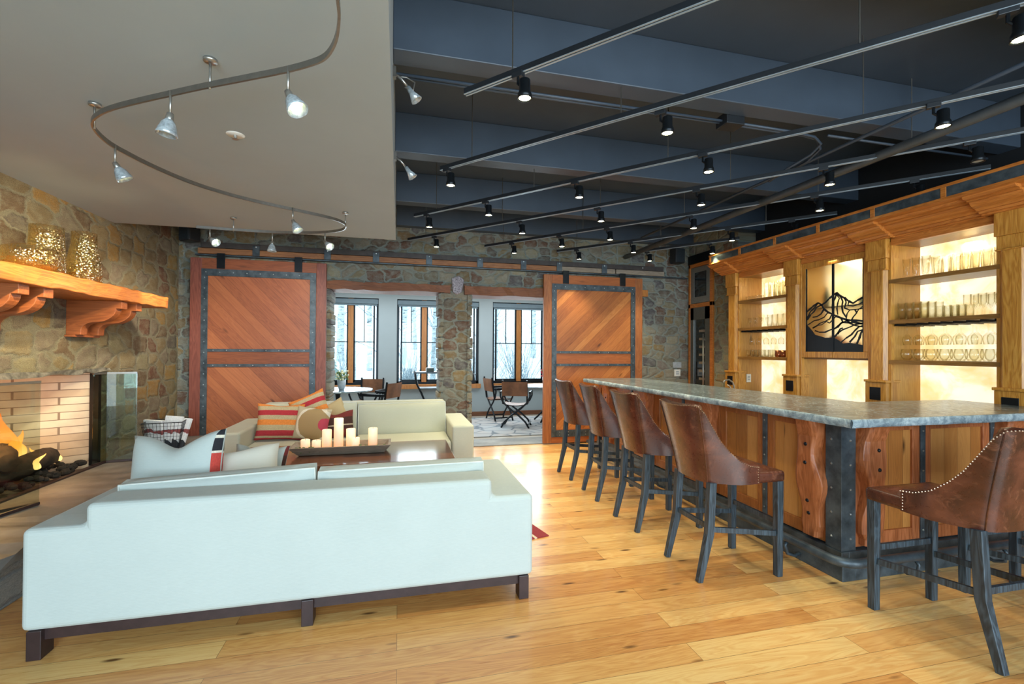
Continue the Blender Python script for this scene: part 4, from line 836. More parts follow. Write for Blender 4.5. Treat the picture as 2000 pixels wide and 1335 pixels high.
MB().tube([(XO-.045, o0+.10, .5), (XO-.045, o0+.10, 1.80)], .013, 8).tube([(XO-.045, o0+.10, 1.7), (XO+.01, o0+.10, 1.7)], .008, 6).build('handle', 'steel', wf, world=True, smooth=True)
# outlet + switch + faucet
def outlet(c, n, w_, h_, lab, nm='wall_outlet'):
    t = thing(nm, lab, 'outlet', c)
    a_, b_ = (w_/2, .006) if n == 'y' else (.006, w_/2)
    MB().box(-a_, a_, -b_, b_, -h_/2, h_/2).build('cover_plate', 'white_plastic', t, bevel=.002)
    for dz in (-.018, .018): MB().box(-a_*.45 if n == 'y' else -.009, a_*.45 if n == 'y' else .009, -b_*1.5 if n == 'y' else -b_*.45, b_*1.5 if n == 'y' else b_*.45, dz-.012, dz+.012).build('socket', 'galv', t)
outlet((4.98, bays[0][1]-.019, 1.12), 'y', .075, .12, 'white outlet plate on the side board of the left bay')
outlet((4.75, 7.168, 1.13), 'y', .12, .12, 'white outlet plate low on the stone wall beside the oven cabinet')
tag(MB().box(4.66, 4.82, 7.15, 7.18, 1.22, 1.32).build('switch_plate', 'galv', origin=(4.74, 7.16, 1.22), bevel=.003), 'grey double switch plate on the stone wall beside the oven cabinet', 'switch')
t = thing('bar_faucet', 'small curved chrome faucet behind the bar top', 'faucet', (4.62, 5.6, .92))
MB().tube([(0, 0, 0), (0, 0, .10), (-.02, 0, .15), (-.08, 0, .19), (-.15, 0, .18), (-.18, 0, .15)], .011, 8).build('spout', 'steel', t, smooth=True)
MB().tube([(.0, .07, 0), (.0, .07, .08), (-.03, .1, .11)], .01, 8).build('lever', 'steel', t, smooth=True)
# speakers
for loc, rz, lab in (((4.66, 7.03, 3.02), .15, 'black wall speaker high on the stone wall near the oven cabinet'), ((-2.72, 6.95, 2.92), -.6, 'black wall speaker in the top left corner above barn door')):
    t = thing('wall_speaker', lab, 'speaker', loc, rz, 'wall speakers')
    MB().box(-.10, .10, -.07, .09, 0, .26).build('cabinet', 'black_plastic', t, bevel=.02, seg=3); MB().box(-.088, .088, -.078, -.068, .012, .248).build('grille', 'grille', t, bevel=.012)
    MB().box(-.02, .02, .09, .14, .1, .16).build('mount', 'black_metal', t)
# ================================================================ STOOLS
def make_stool(label):
    t = thing('bar_stool', label, 'bar stool', (0, 0, 0), 0, 'leather bar stools')
    # local: +x is the front; z up
    half = [(.09, .262, .755), (.02, .266, .765), (-.06, .268, .80), (-.12, .264, .86), (-.165, .258, .93), (-.20, .252, 1.02), (-.23, .246, 1.11), (-.255, .236, 1.155), (-.275, .18, 1.16), (-.285, .09, 1.15), (-.288, 0, 1.148)]
    path = half+[(x, -y, z) for x, y, z in half[-2::-1]]
    zb = .635; NZ = 9; TH = .05
    def pt(i, s, inn):
        x, y, zt = path[i]; z = zb+(zt-zb)*s; hfrac = (z-zb)/(1.16-zb); back = max(0, min(1, (-x-.05)/.2))
        lean = -.095*hfrac**1.2*back; nar = 1-.26*(1-hfrac)*back*(1-.0) if abs(y) > .01 else 1
        yy = y*nar; xx = x+lean+(.02*(1-hfrac)*back)
        # outward normal approx
        a_ = path[max(0, i-1)]; c_ = path[min(len(path)-1, i+1)]; tx, ty = c_[0]-a_[0], c_[1]-a_[1]; L_ = math.hypot(tx, ty); nx, ny = ty/L_, -tx/L_
        if nx*(-.05-x)+ny*(0-y) < 0: nx, ny = -nx, -ny      # inward
        k = TH*inn
        return (xx+nx*k, yy+ny*k, z-(.012 if inn in (0, 1) and s == 1 else 0)+(.0))
    m = MB(); n = len(path); vs = []; rows = []
    prof = [(j/NZ, 0) for j in range(NZ+1)]+[(1.0, .35), (1.0, .7)]+[(j/NZ, 1) for j in range(NZ, -1, -1)]
    for s_, inn in prof:
        for i in range(n): vs.append(pt(i, s_, inn))
    K = len(prof); fs = [(j*n+i, j*n+i+1, (j+1)*n+i+1, (j+1)*n+i) for j in range(K-1) for i in range(n-1)]+[((K-1)*n+i, (K-1)*n+i+1, i+1, i) for i in range(n-1)]
    fs += [tuple(j*n for j in range(K)), tuple(j*n+n-1 for j in range(K-1, -1, -1))]
    m.add(vs, fs); sh = m.build('backrest', 'leather', t, smooth=True)
    es = sh.modifiers.new('es', 'EDGE_SPLIT'); es.split_angle = radians(60)
    # nailheads along outer top edge and down the front
    m = MB(); pts = [Vector(pt(i, 1.0, -.02)) - Vector((0, 0, .012)) for i in range(n)]
    def walk(pp, step):
        out = []; rem = 0
        for p, q in zip(pp[:-1], pp[1:]):
            L_ = (q-p).length; d_ = rem
            while d_ < L_: out.append(p.lerp(q, d_/L_)); d_ += step
            rem = d_-L_
        return out
    for p in walk(pts, .0165): m.ball(tuple(p), .0040, 4)
    for sgn in (0, n-1):
        e0 = Vector(pt(sgn, 1, -.02)); e1 = Vector(pt(sgn, 0, -.02))
        for p in walk([e0-Vector((.012, 0, .01)), e1-Vector((.012, 0, 0))], .0165): m.ball(tuple(p), .0040, 4)
    m.build('nailhead_trim', 'nail', sh)
    m = MB()
    for i in (7, n-8): m.tube([Vector(pt(i, s_, -.03)) for s_ in (0, .2, .4, .6, .8, .97)], .0032, 4)
    m.build('seam', 'leather', sh)
    # seat
    def seat(u, v):
        x = -.20+.495*u; wv = .16+.09*min(1, u*1.7); y = (v*2-1)*wv; e = max(abs(v*2-1), 0); ef = max(0, (u-.5)*2)
        z = .745-.045*e**4-.05*ef**4-.01*ef; return (x, y, z)
    m = MB().grid(seat, 14, 12)
    m.build('seat_top', 'leather', t, smooth=True)
    MB().prism([(-.20, -.16), (.03, -.225), (.06, -.258), (.29, -.258), (.30, -.24), (.30, .24), (.29, .258), (.06, .258), (.03, .225), (-.20, .16)], 'z', .634, .708).build('seat', 'leather', t, bevel=.022, seg=4)
    for sy in (1, -1):
        MB().bar((.265, sy*.225, .64), (.265, sy*.225, 0), .048, .048, .042, .042).build('leg', 'stoolleg', t, bevel=.003)
        m = MB(); m.bar((-.215, sy*.185, .64), (-.235, sy*.187, .30), .05, .046, .05, .044); m.bar((-.235, sy*.187, .305), (-.31, sy*.19, 0), .05, .044, .036, .036); m.build('leg', 'stoolleg', t, bevel=.003)
        MB().bar((.25, sy*.222, .285), (-.228, sy*.187, .335), .034, .02).build('stretcher', 'stoolleg', t, bevel=.002)
    MB().bar((.262, -.215, .36), (.262, .215, .36), .034, .02, side=(1, 0, 0)).build('stretcher', 'stoolleg', t, bevel=.002)
    MB().bar((-.228, -.18, .345), (-.228, .18, .345), .034, .02, side=(1, 0, 0)).build('stretcher', 'stoolleg', t, bevel=.002)
    return t
st = make_stool('brown leather bar stool nearest the bar corner on the long side')
st.location = (2.225, 2.82, 0); st.rotation_euler = (0, 0, radians(-1))
dup(st, (2.235, 3.67, 0), radians(1), 'brown leather bar stool second from the bar corner on the long side')
dup(st, (2.25, 4.46, 0), radians(-2), 'brown leather bar stool third from the bar corner on the long side')
dup(st, (2.25, 5.24, 0), radians(2), 'brown leather bar stool farthest along the bar, before barn door')
dup(st, (2.945, 1.865, 0), radians(90), 'brown leather bar stool in right foreground facing the short side of the bar')
dup(st, (3.70, 1.885, 0), radians(90), 'brown leather bar stool cut off at the right edge of the photo')
# ================================================================ SOFAS
def cushion_mb(w_, d_, h_, edge=.55, crown_=.03, n=14, sag=0.0, mod=None):
    """box cushion: w along x, d (thickness) along y, h along z, base at z=0"""
    m = MB(); vs = []; fs = []
    def prof(u, v):
        a_ = abs(u); b_ = abs(v); return edge+(1-edge)*((1-a_**3.2)*(1-b_**3.2))**.5
    idx = {}
    def add(p): vs.append(p); return len(vs)-1
    for sgn in (-1, 1):
        for j in range(n+1):
            for i in range(n+1):
                u = -1+2*i/n; v = -1+2*j/n; cu = u*(1-.03*(1-abs(v))**1.0*0); t = prof(u, v)*d_/2
                x = cu*w_/2; z = h_/2+v*h_/2+(crown_*(1-u*u) if v > 0 else 0)*max(0, v)-sag*(1-u*u)*max(0, v)
                if mod: x, z, t = mod(u, v, x, z, t)
                idx[(sgn, i, j)] = add((x, sgn*t, z))
    for sgn in (-1, 1):
        for j in range(n):
            for i in range(n): fs.append((idx[(sgn, i, j)], idx[(sgn, i+1, j)], idx[(sgn, i+1, j+1)], idx[(sgn, i, j+1)]))
    for i in range(n):
        for j in (0, n): fs.append((idx[(-1, i, j)], idx[(-1, i+1, j)], idx[(1, i+1, j)], idx[(1, i, j)]))
        for k in (0, n): fs.append((idx[(-1, k, i)], idx[(-1, k, i+1)], idx[(1, k, i+1)], idx[(1, k, i)]))
    m.add(vs, fs)
    # piping path on the -y edge
    per = [idx[(-1, i, 0)] for i in range(n)]+[idx[(-1, n, j)] for j in range(n)]+[idx[(-1, i, n)] for i in range(n, 0, -1)]+[idx[(-1, 0, j)] for j in range(n, 0, -1)]
    return m, [Vector(vs[k]) for k in per]+[Vector(vs[per[0]])]
def sofa(label, x0, x1, y0, y1, facing, mat, zback, rz=0):
    """facing +1: back at y0; -1: back at y1"""
    cx, cy = (x0+x1)/2, (y0+y1)/2
    t = thing('sofa', label, 'sofa', (cx, cy, 0), rz, 'linen sofas'); w_ = (x1-x0)/2; d_ = (y1-y0)/2; f = facing; AW = .255; ZA = .63
    def B(xa, xb, ya, yb, za, zb): ya, yb = sorted((ya*f, yb*f)); return MB().box(xa, xb, ya, yb, za, zb)
    B(-w_, -w_+AW, -d_+.10, d_, .142, ZA-.002).build('arm', mat, t, bevel=.028, seg=4)
    B(w_-AW, w_, -d_+.10, d_, .142, ZA-.002).build('arm', mat, t, bevel=.028, seg=4)
    bp = [(-w_, .14), (w_, .14), (w_, ZA), (w_-AW, ZA), (w_-AW, zback), (-w_+AW, zback), (-w_+AW, ZA), (-w_, ZA)]
    MB().prism(bp, 'y', *sorted((-d_*f, (-d_+.24)*f))).build('backrest', mat, t, bevel=.03, seg=4)
    B(-w_+AW, w_-AW, -d_+.2, d_-.02, .14, .30).build('seat_base', mat, t, bevel=.01)
    sw = (2*w_-2*AW)/2
    for k in (0, 1):
        xc = -w_+AW+sw*(k+.5)
        o = MB().box(-sw/2+.005, sw/2-.005, min(f*(-d_+.24), f*(d_-.01)), max(f*(-d_+.24), f*(d_-.01)), .30, .45).build('seat_cushion', mat, t, bevel=.035, seg=4); o.location = (xc, 0, 0)
        m, per = cushion_mb(sw-.02, .20, .42, .42, .0, 14, .0, (lambda u, v, x, z, tt, k=k: (x, z+((.022 if k == 0 else .006)*u*max(0, v)-(.002 if k == 0 else .0)*max(0, v)), tt)))
        o = m.build('back_cushion', mat, t, smooth=True); o.location = (xc, f*(-d_+.36), .365 if f > 0 else .40); o.rotation_euler = (radians(8*f), 0, 0)
        es = o.modifiers.new('es', 'EDGE_SPLIT'); es.split_angle = radians(50)
        MB().tube(per, .006, 5, False).build('piping', 'pipe', o, smooth=True)
    fr_ = MB(); fr_.box(-w_+.07, w_-.07, min(f*(-d_+.03), f*(-d_+.07)), max(f*(-d_+.03), f*(-d_+.07)), .085, .14); fr_.box(-w_+.07, w_-.07, min(f*(d_-.07), f*(d_-.03)), max(f*(d_-.07), f*(d_-.03)), .085, .14)
    fr_.build('base_frame', 'legdark', t)
    for sx in (-1, 0, 1):
        for sy in (-1, 1):
            x = sx*(w_-.055); MB().box(x-.03, x+.03, sy*(d_-.05)-.045, sy*(d_-.05)+.045, 0, .14).build('leg', 'legdark', t, bevel=.003)
    return t
sofa('long pale linen sofa in foreground with its back to the camera', -1.745, .80, 2.69, 3.66, 1, 'linen', .735)
sofa('pale linen sofa facing camera behind the coffee table', -1.86, .86, 5.34, 6.42, -1, 'linen2', .83)
# throw pillows
def pillow(name, label, w_, h_, th, loc, rot, mats, chop=.06, n=18, gr='throw pillows'):
    def md(u, v, x, z, t):
        x *= 1-.06*(1-u*u)*0-.07*(1-v*v)*abs(u); z = h_/2+(z-h_/2)*(1-.07*(1-u*u)*abs(v)); z -= chop*math.exp(-(u/.45)**2)*max(0, v)**1.5
        t *= 1-.35*math.exp(-(u/.3)**2)*max(0, v)**2*(1 if chop > .03 else 0); return x, z-h_/2, t
    m, per = cushion_mb(w_, th, h_, .06, 0, n, 0, md)
    o = m.build(name, mats[0], smooth=True); o.location = loc; o.rotation_euler = rot; tag(o, label, 'pillow', gr)
    if len(mats) > 1:
        o.data.materials.append(MT[mats[1]]); nf = n*n
        for i, p in enumerate(o.data.polygons):
            if nf <= i < 2*nf or (i < nf and i % n >= n-1): p.material_index = 1
    return o
R = radians
pillow('throw_pillow', 'orange, red and beige striped kilim pillow leaning at left on the far sofa', .50, .42, .17, (-1.33, 5.82, .66), (R(-14), R(3), R(6)), ['kilim_a'], .015)
pillow('throw_pillow', 'striped kilim pillow tilted high behind the sun print pillow', .44, .44, .14, (-1.03, 6.02, .74), (R(-12), R(-24), R(-8)), ['kilim_a'], .0)
pillow('throw_pillow', 'beige pillow with big tan sun circle and pink centre on far sofa', .42, .38, .15, (-.97, 5.72, .64), (R(-12), R(5), R(-22)), ['suzani'], .0)
pillow('throw_pillow', 'maroon patterned kilim pillow beside the tall candle on far sofa', .40, .32, .13, (-.72, 5.86, .60), (R(-12), R(-5), R(4)), ['kilim_d'], .03)
pillow('throw_pillow', 'tan embroidered pillow tucked behind the maroon pillow', .36, .34, .12, (-.78, 6.05, .68), (R(-12), R(-28), R(0)), ['tanp'], .0)
pillow('throw_pillow', 'large pale pillow with striped kilim front standing at left end of near sofa', .60, .48, .20, (-1.34, 3.30, .735), (R(-12), R(-5), R(-16)), ['linen', 'kilim_b'], .085)
pillow('throw_pillow', 'small pale pillow with embroidered front standing on the near sofa', .36, .30, .13, (-.955, 3.62, .665), (R(-14), R(4), R(-4)), ['linen', 'kilim_d'], .05)
pillow('throw_pillow', 'cream cotton pillow lying slanted on the near sofa seat', .50, .36, .16, (-1.02, 3.36, .70), (R(-50), R(-6), R(10)), ['cream'], .03)
# ================================================================ COFFEE TABLE
ctb = thing('coffee_table', 'low dark walnut coffee table between the two sofas', 'coffee table', (-.5, 4.72, 0))
MB().box(-1.53, .52, 4.25, 5.20, .445, .50).build('tabletop', 'tablewood', ctb, world=True, bevel=.008)
for x in (-1.42, .41):
    for y in (4.36, 5.09): MB().box(x-.05, x+.05, y-.05, y+.05, .008, .445).build('leg', 'tablewood', ctb, world=True, bevel=.005)
MB().box(-1.42, .41, 4.33, 5.12, .36, .445).build('apron', 'tablewood', ctb, world=True)
tr = thing('dough_bowl_tray', 'long grey weathered wooden tray holding pillar candles', 'tray', (-.52, 4.76, .50))
def trq(z, s_): return [(-.42*s_+0, -.11*s_, z), (.42*s_, -.11*s_, z), (.42*s_, .11*s_, z), (-.42*s_, .11*s_, z)]
A = trq(.002, .92); Bq = [(-.47, -.165, .085), (.45, -.165, .085), (.45, .165, .085), (-.47, .165, .085)]; C = [(-.445, -.14, .085), (.425, -.14, .085), (.425, .14, .085), (-.445, .14, .085)]; D = trq(.02, .87)
m = MB().add(A+Bq+C+D, [(3, 2, 1, 0)]+[(i, (i+1) % 4, 4+(i+1) % 4, 4+i) for i in range(4)]+[(4+i, 4+(i+1) % 4, 8+(i+1) % 4, 8+i) for i in range(4)]+[(8+i, 8+(i+1) % 4, 12+(i+1) % 4, 12+i) for i in range(4)]+[(12, 13, 14, 15)])
m.build('tray_body', 'traywood', tr, bevel=.004)
CD = [(-.345, .00, .042, .115, 'short pillar candle, leftmost in the tray'), (-.245, -.0, .040, .105, 'short pillar candle, second from left in the tray'), (-.155, .02, .044, .20, 'medium pillar candle just left of the tallest'), (-.045, .0, .044, .31, 'tallest pillar candle in the tray centre'), (.065, .03, .044, .20, 'medium pillar candle just right of the tallest'), (.115, -.05, .040, .125, 'short pillar candle in front, right of the tallest'), (.275, .0, .044, .205, 'pillar candle standing alone at right end of the tray')]
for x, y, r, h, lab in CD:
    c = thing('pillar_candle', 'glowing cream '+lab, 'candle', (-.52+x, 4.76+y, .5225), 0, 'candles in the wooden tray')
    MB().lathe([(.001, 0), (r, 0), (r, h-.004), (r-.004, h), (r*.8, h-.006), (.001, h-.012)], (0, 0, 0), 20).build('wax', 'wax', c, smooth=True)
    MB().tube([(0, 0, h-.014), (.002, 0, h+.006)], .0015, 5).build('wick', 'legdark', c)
l = bpy.data.lights.new('candle_glow', 'POINT'); l.energy = 1.6; l.color = (1, .6, .28); l.shadow_soft_size = .1; o = bpy.data.objects.new('candle_glow', l); COL.objects.link(o); o.location = (-.5, 4.70, .95)
m = MB()
for k in range(70):
    x = random.choice([-.40, .20, .36, -.3])+random.uniform(-.04, .04); y = -.11+random.uniform(-.02, .03); m.ball((x, y, .035+random.uniform(0, .05)), random.uniform(.006, .014), 4, .5)
o = m.build('moss_filler', 'greenery'); o.location = (-.52, 4.76, .5); tag(o, 'green moss scattered among the candles in tray', 'moss', kind='stuff')
# red rug under the table
o = MB().box(-1.0, 1.0, -1.35, 1.35, 0.001, .009).build('woven_rug', 'rug_red'); th_ = math.atan2(.24, .97)
o.rotation_euler = (0, 0, th_+pi/2-pi/2); cx_ = 1.19-cos(th_)*1.0; cy_ = 3.56-sin(th_)*1.0
o.location = (cx_-sin(th_)*1.35, cy_+cos(th_)*1.35, 0); tag(o, 'red bordered woven rug showing at the corner of near sofa', 'rug')
# ================================================================ ALCOVE FURNITURE
def dtable(loc, r, lab):
    t = thing('bistro_table', lab, 'table', loc, 0, 'round tables in the alcove')
    MB().lathe([(.001, .73), (r, .73), (r+.005, .745), (r, .76), (.001, .76)], (0, 0, 0), 32).build('tabletop', plain('zinc_tabletop', '#9fb0b8', .22, .5), t, smooth=False)
    MB().lathe([(.05, .05), (.035, .2), (.05, .35), (.03, .5), (.045, .66), (.09, .73)], (0, 0, 0), 14).build('pedestal', 'black_metal', t, smooth=True)
    for k in range(4): a_ = pi/4+k*pi/2; MB().tube([(0, 0, .25), (cos(a_)*.12, sin(a_)*.12, .22), (cos(a_)*.24, sin(a_)*.24, .1), (cos(a_)*.33, sin(a_)*.33, .02)], .018, 6).build('leg', 'black_metal', t, smooth=True)
    return t
dtable((-1.1, 9.1, 0), .62, 'round zinc topped table seen through the left opening')
dtable((3.06, 9.25, .014), .58, 'round zinc topped table partly behind the right barn door')
def pot(loc, lab, pm):
    t = thing('flower_pot', lab, 'flower pot', loc, 0, 'flower pots on the alcove tables')
    MB().lathe([(.001, 0), (.045, 0), (.07, .08), (.078, .19), (.07, .19), (.06, .08), (.001, .02)], (0, 0, 0), 16).build('pot', 'galv', t, smooth=True)
    m = MB(); f_ = MB(); q = random.Random(5)
    for k in range(45):
        a_ = q.uniform(0, 2*pi); rr_ = q.uniform(0, .12); zz = .19+q.uniform(0, .16); p = (cos(a_)*rr_, sin(a_)*rr_, zz)
        m.tube([(cos(a_)*.03, sin(a_)*.03, .15), p], .003, 3)
        (f_ if k % 3 else m).ball(p, q.uniform(.012, .022), 5)
    m.build('leaves', 'greenery', t); f_.build('blossoms', pm, t)
pot((-1.02, 8.95, .761), 'grey pot of cream flowers on the left alcove table', 'petal_w')
pot((2.96, 9.1, .775), 'grey pot of red flowers on the right alcove table', 'petal_r')
def savon(label):
    t = thing('sling_chair', label, 'chair', (0, 0, 0), 0, 'leather sling chairs')
    for sy in (-1, 1):
        y = sy*.24
        # front/back X legs, curving (in the y-z plane: curule style, two frames front and back)
    for sx in (-1, 1):
        x = sx*.20
        for sy in (-1, 1):
            pts = [(x, -sy*.27, 0), (x, -sy*.20, .12), (x, -sy*.07, .24), (x, 0, .29), (x, sy*.12, .38), (x, sy*.24, .50), (x, sy*.285, .60), (x, sy*.285, .68)]
            MB().tube(pts, .018, 6).build('leg', 'black_metal', t, smooth=True)
    for sy in (-1, 1):
        MB().bar((-.24, sy*.285, .68), (.26, sy*.285, .68), .03, .05, side=(0, 0, 1)).build('armrest', 'black_metal', t, bevel=.006)
        MB().bar((-.2, sy*.25, .07), (.2, sy*.25, .07), .025, .025).build('stretcher', 'black_metal', t)
        MB().bar((-.21, sy*.235, .46), (-.27, sy*.235, .92), .03, .03).build('back_post', 'black_metal', t, bevel=.004)
    MB().grid(lambda u, v: (-.22+.44*u, (v*2-1)*.235, .47-.035*(1-(v*2-1)**2)), 6, 8).grid(lambda u, v: (-.22+.44*u, (v*2-1)*.235, .455-.035*(1-(v*2-1)**2)), 6, 8).build('seat', 'tan_leather', t, smooth=True)
    m = MB().grid(lambda u, v: (-.245-.04*u-.02*(1-(v*2-1)**2), (v*2-1)*.245, .62+.27*u), 5, 8).grid(lambda u, v: (-.258-.04*u-.02*(1-(v*2-1)**2), (v*2-1)*.245, .62+.27*u), 5, 8)
    m.build('backrest', 'tan_leather', t, smooth=True); return t
ch = savon('tan leather sling chair in front, through the right opening'); ch.location = (2.25, 8.78, .014); ch.rotation_euler = (0, 0, R(68))
dup(ch, (2.12, 9.75, .014), R(10), 'tan leather sling chair behind, near the right alcove window')
dup(ch, (-.62, 9.75, 0), R(-110), 'tan leather sling chair behind the left alcove table, under the window')
dup(ch, (-.32, 8.9, 0), R(150), 'tan leather sling chair turned sideways right of the left alcove table')
# drinks cart
dc = thing('drinks_cart', 'metal drinks cart with curved legs beside the stone pillar', 'cart', (.75, 9.8, 0))
for sx, x in ((-1, .32), (1, 1.25)):
    for y in (9.6, 10.0):
        MB().tube([(x, y, 1.06), (x+.02*-sx, y, .9), (x+.05*-sx, y, .78), (x+.14*-sx, y, .6), (x+.20*-sx, y, .45), (x+.12*-sx, y, .3), (x+.05*-sx, y, .05)], .02, 8).build('leg', 'black_metal', dc, world=True, smooth=True)
MB().box(.32, 1.25, 9.58, 10.02, 1.02, 1.05).build('top_shelf', 'strap', dc, world=True, bevel=.004)
MB().box(.42, 1.15, 9.58, 10.02, .70, .72).build('middle_shelf', 'strap', dc, world=True, bevel=.004)
MB().box(.52, 1.05, 9.58, 10.02, .40, .42).build('lower_shelf', 'strap', dc, world=True, bevel=.004)
m = MB().box(0, .16, 0, .12, 0, .08)
o = m.build('small_box', 'darkb', bevel=.006); o.location = (.55, 9.7, 1.051); tag(o, 'small dark box on the drinks cart top', 'box')
o = MB().lathe([(.001, 0), (.05, 0), (.055, .03), (.03, .05), (.07, .11), (.06, .17), (.02, .21), (.001, .22)], (0, 0, 0), 14).build('tea_urn', 'darkb', smooth=True); o.location = (.82, 9.75, 1.051); tag(o, 'dark rounded urn on the drinks cart top', 'urn')
o = MB().box(-.14, .14, -.1, .1, 0, .13).build('cooler_box', plain('maroon_enamel', '#5a3038', .4), bevel=.01); o.location = (.98, 9.8, .721); tag(o, 'maroon box on the middle shelf of drinks cart', 'box')
t = thing('coffee_maker', 'black coffee jug on the sill right of the stone pillar', 'coffee maker', (1.62, AY-.0, ZS+.001))
MB().lathe([(.001, 0), (.07, 0), (.075, .03), (.065, .2), (.05, .24), (.001, .25)], (0, 0, 0), 14).build('jug', 'black_plastic', t, smooth=True)
MB().tube([(.06, 0, .2), (.12, 0, .2), (.12, 0, .08), (.07, 0, .06)], .01, 6).build('handle', 'black_plastic', t, smooth=True)
# ================================================================ CEILING TRACKS AND SPOTS
TZ = 3.10
TRK = [([(.385, 2.83), (3.2, -.2)], [(.647, 2.534)]),
 ([(.345, 4.08), (2.95, 1.22)], [(.392, 4.021), (1.66, 2.703), (2.70, 1.50)]),
 ([(.165, 5.58), (4.1, 1.33)], [(.298, 5.44), (.876, 4.80), (1.584, 4.03), (2.343, 3.20), (3.28, 2.19)]),
 ([(.113, 6.813), (4.75, 1.85)], [(.459, 6.45), (1.412, 5.43), (2.111, 4.70), (2.809, 3.93), (3.512, 3.18), (4.132, 2.52)]),
 ([(1.263, 6.936), (4.90, 2.84)], [(1.594, 6.56), (2.118, 5.97), (2.583, 5.45), (3.263, 4.69), (4.064, 3.78), (4.573, 3.21)]),
 ([(2.446, 6.984), (4.85, 4.215)], [(2.673, 6.72), (3.244, 6.06), (4.099, 5.08), (4.559, 4.55)]),
 ([(3.72, 6.65), (4.62, 5.50)], [(3.80, 6.56), (4.375, 5.82)])]
TN = ['first from camera', 'second from camera', 'third from camera', 'fourth from camera', 'fifth from camera', 'sixth from camera', 'farthest from camera']
head = None; OFF = {(4, 5), (3, 5)}
TILT = {(4, 4): (.5, .3), (5, 3): (-.2, 0), (6, 0): (.3, .2), (3, 5): (-.5, 1.3), (3, 4): (-.2, 0), (5, 1): (.2, -.4)}
def make_head(lit):
    t = thing('track_spotlight', 'x', 'spotlight', (0, 0, 0), 0, 'track spotlights on the dark ceiling')
    MB().box(-.035, .035, -.018, .018, -.045, -.012).build('adapter', 'black_plastic', t, bevel=.003)
    MB().tube([(0, 0, -.04), (0, 0, -.085)], .008, 6).build('stem', 'black_metal', t)
    h = MB().lathe([(.001, -.07), (.030, -.07), (.032, -.075), (.032, -.135), (.040, -.15), (.042, -.178), (.037, -.178), (.035, -.165)], (.045, 0, 0), 16).build('housing', 'black_metal', t, smooth=True)
    MB().lathe([(.001, -.170), (.033, -.170), (.033, -.172), (.001, -.173)], (.045, 0, 0), 14).build('lens', 'lens' if lit else 'lens_off', h)
    m = MB().tube([(0, 0, -.08), (.02, 0, -.10)], .007, 6); m.build('bracket', 'black_metal', t)
    return t
HL = make_head(True); HO = make_head(False); usedL = usedO = False
for ti, ((p0, p1), hs) in enumerate(TRK):
    a_ = math.atan2(p1[1]-p0[1], p1[0]-p0[0]); tk = thing('lighting_track', 'black lighting track hung diagonally under the dark ceiling, %s' % TN[ti], 'lighting track', (p0[0], p0[1], TZ), 0, 'lighting tracks')
    L_ = math.hypot(p1[0]-p0[0], p1[1]-p0[1]); d = Vector((cos(a_), sin(a_), 0))
    MB().bar((0, 0, 0), tuple(d*L_), .028, .034, side=(0, 0, 1)).build('rail', 'black_plastic', tk, bevel=.002)
    nrm = Vector((-sin(a_), cos(a_), 0)); m = MB()
    for s_ in (-1, 1): m.bar(tuple(nrm*s_*.010+Vector((0, 0, -.0195))), tuple(d*L_+nrm*s_*.010+Vector((0, 0, -.0195))), .009, .004, side=(0, 0, 1))
    m.build('conductor_strips', plain('track_edge', '#b4c2cc', .35, .5), tk)
    k = .35
    while k < L_:
        q = d*k; y = p0[1]+q.y; MB().tube([tuple(q+Vector((0, 0, .015))), tuple(q+Vector((0, 0, .56)))], .004, 5).build('hanger_rod', 'steel2', tk); k += 1.3
    for hi, (x, y) in enumerate(hs):
        lit = (ti, hi) not in OFF; lab = 'black spotlight, %s on ceiling track %s' % (ORD[hi], TN[ti]) if len(hs) > 1 else 'lone black spotlight on ceiling track first from camera'
        if lit:
            if usedL: o = copy_tree(HL)
            else: o = HL; usedL = True
        else:
            if usedO: o = copy_tree(HO)
            else: o = HO; usedO = True
        o.location = (x, y, TZ); o.rotation_euler = (0, 0, a_); o['label'] = lab+('' if lit else ', switched off')
        if lit: spot('track_lamp', (x+.045*cos(a_), y+.045*sin(a_), TZ-.20), (x+.05, y, 0), 27 if ti < 3 else 38, (1, .90, .62), 88, .8)
# overhead pipes and conduit
tag(MB().tube([(3.72, 7.12, 3.10), (3.80, 1.0, 3.10), (3.84, -1.5, 3.10)], .038, 12).build('sprinkler_pipe', plain('grey_pipe', '#5d666d', .45, .3), smooth=True, origin=(3.7, 3, 3.1)), 'dark pipe running lengthwise under the ceiling towards the stone wall', 'pipe')
tag(MB().tube([(3.55, 6.3, 3.22), (3.62, 2.5, 3.24), (3.66, -1, 3.24)], .016, 8).build('conduit', 'black_ceiling', smooth=True, origin=(3.6, 3, 3.2)), 'thin dark conduit running beside the long ceiling pipe', 'conduit')
cd = thing('ceiling_conduit', 'dark conduit with junction box crossing under the ceiling beam', 'conduit', (2.3, 3.06, 3.28))
for dz in (0, .03): MB().tube([(-.03, 3.05+dz, 3.28), (2.42, 3.05+dz, 3.28)], .011, 6).build('conduit_run', 'black_ceiling', cd, world=True, smooth=True)
MB().box(2.40, 2.56, 2.99, 3.12, 3.24, 3.33).build('junction_box', 'black_plastic', cd, world=True, bevel=.006)
MB().tube([(2.54, 3.05, 3.28), (3.1, 3.06, 3.28), (3.3, 3.07, 3.27), (3.42, 3.12, 3.25), (3.46, 3.25, 3.22), (3.44, 3.5, 3.18), (3.44, 3.7, 3.14)], .011, 6).tube([(2.54, 3.08, 3.28), (3.2, 3.09, 3.28), (3.36, 3.1, 3.27), (3.5, 3.2, 3.25), (3.58, 3.4, 3.23), (3.60, 3.6, 3.22)], .011, 6).build('bent_conduit', 'black_ceiling', cd, world=True, smooth=True)
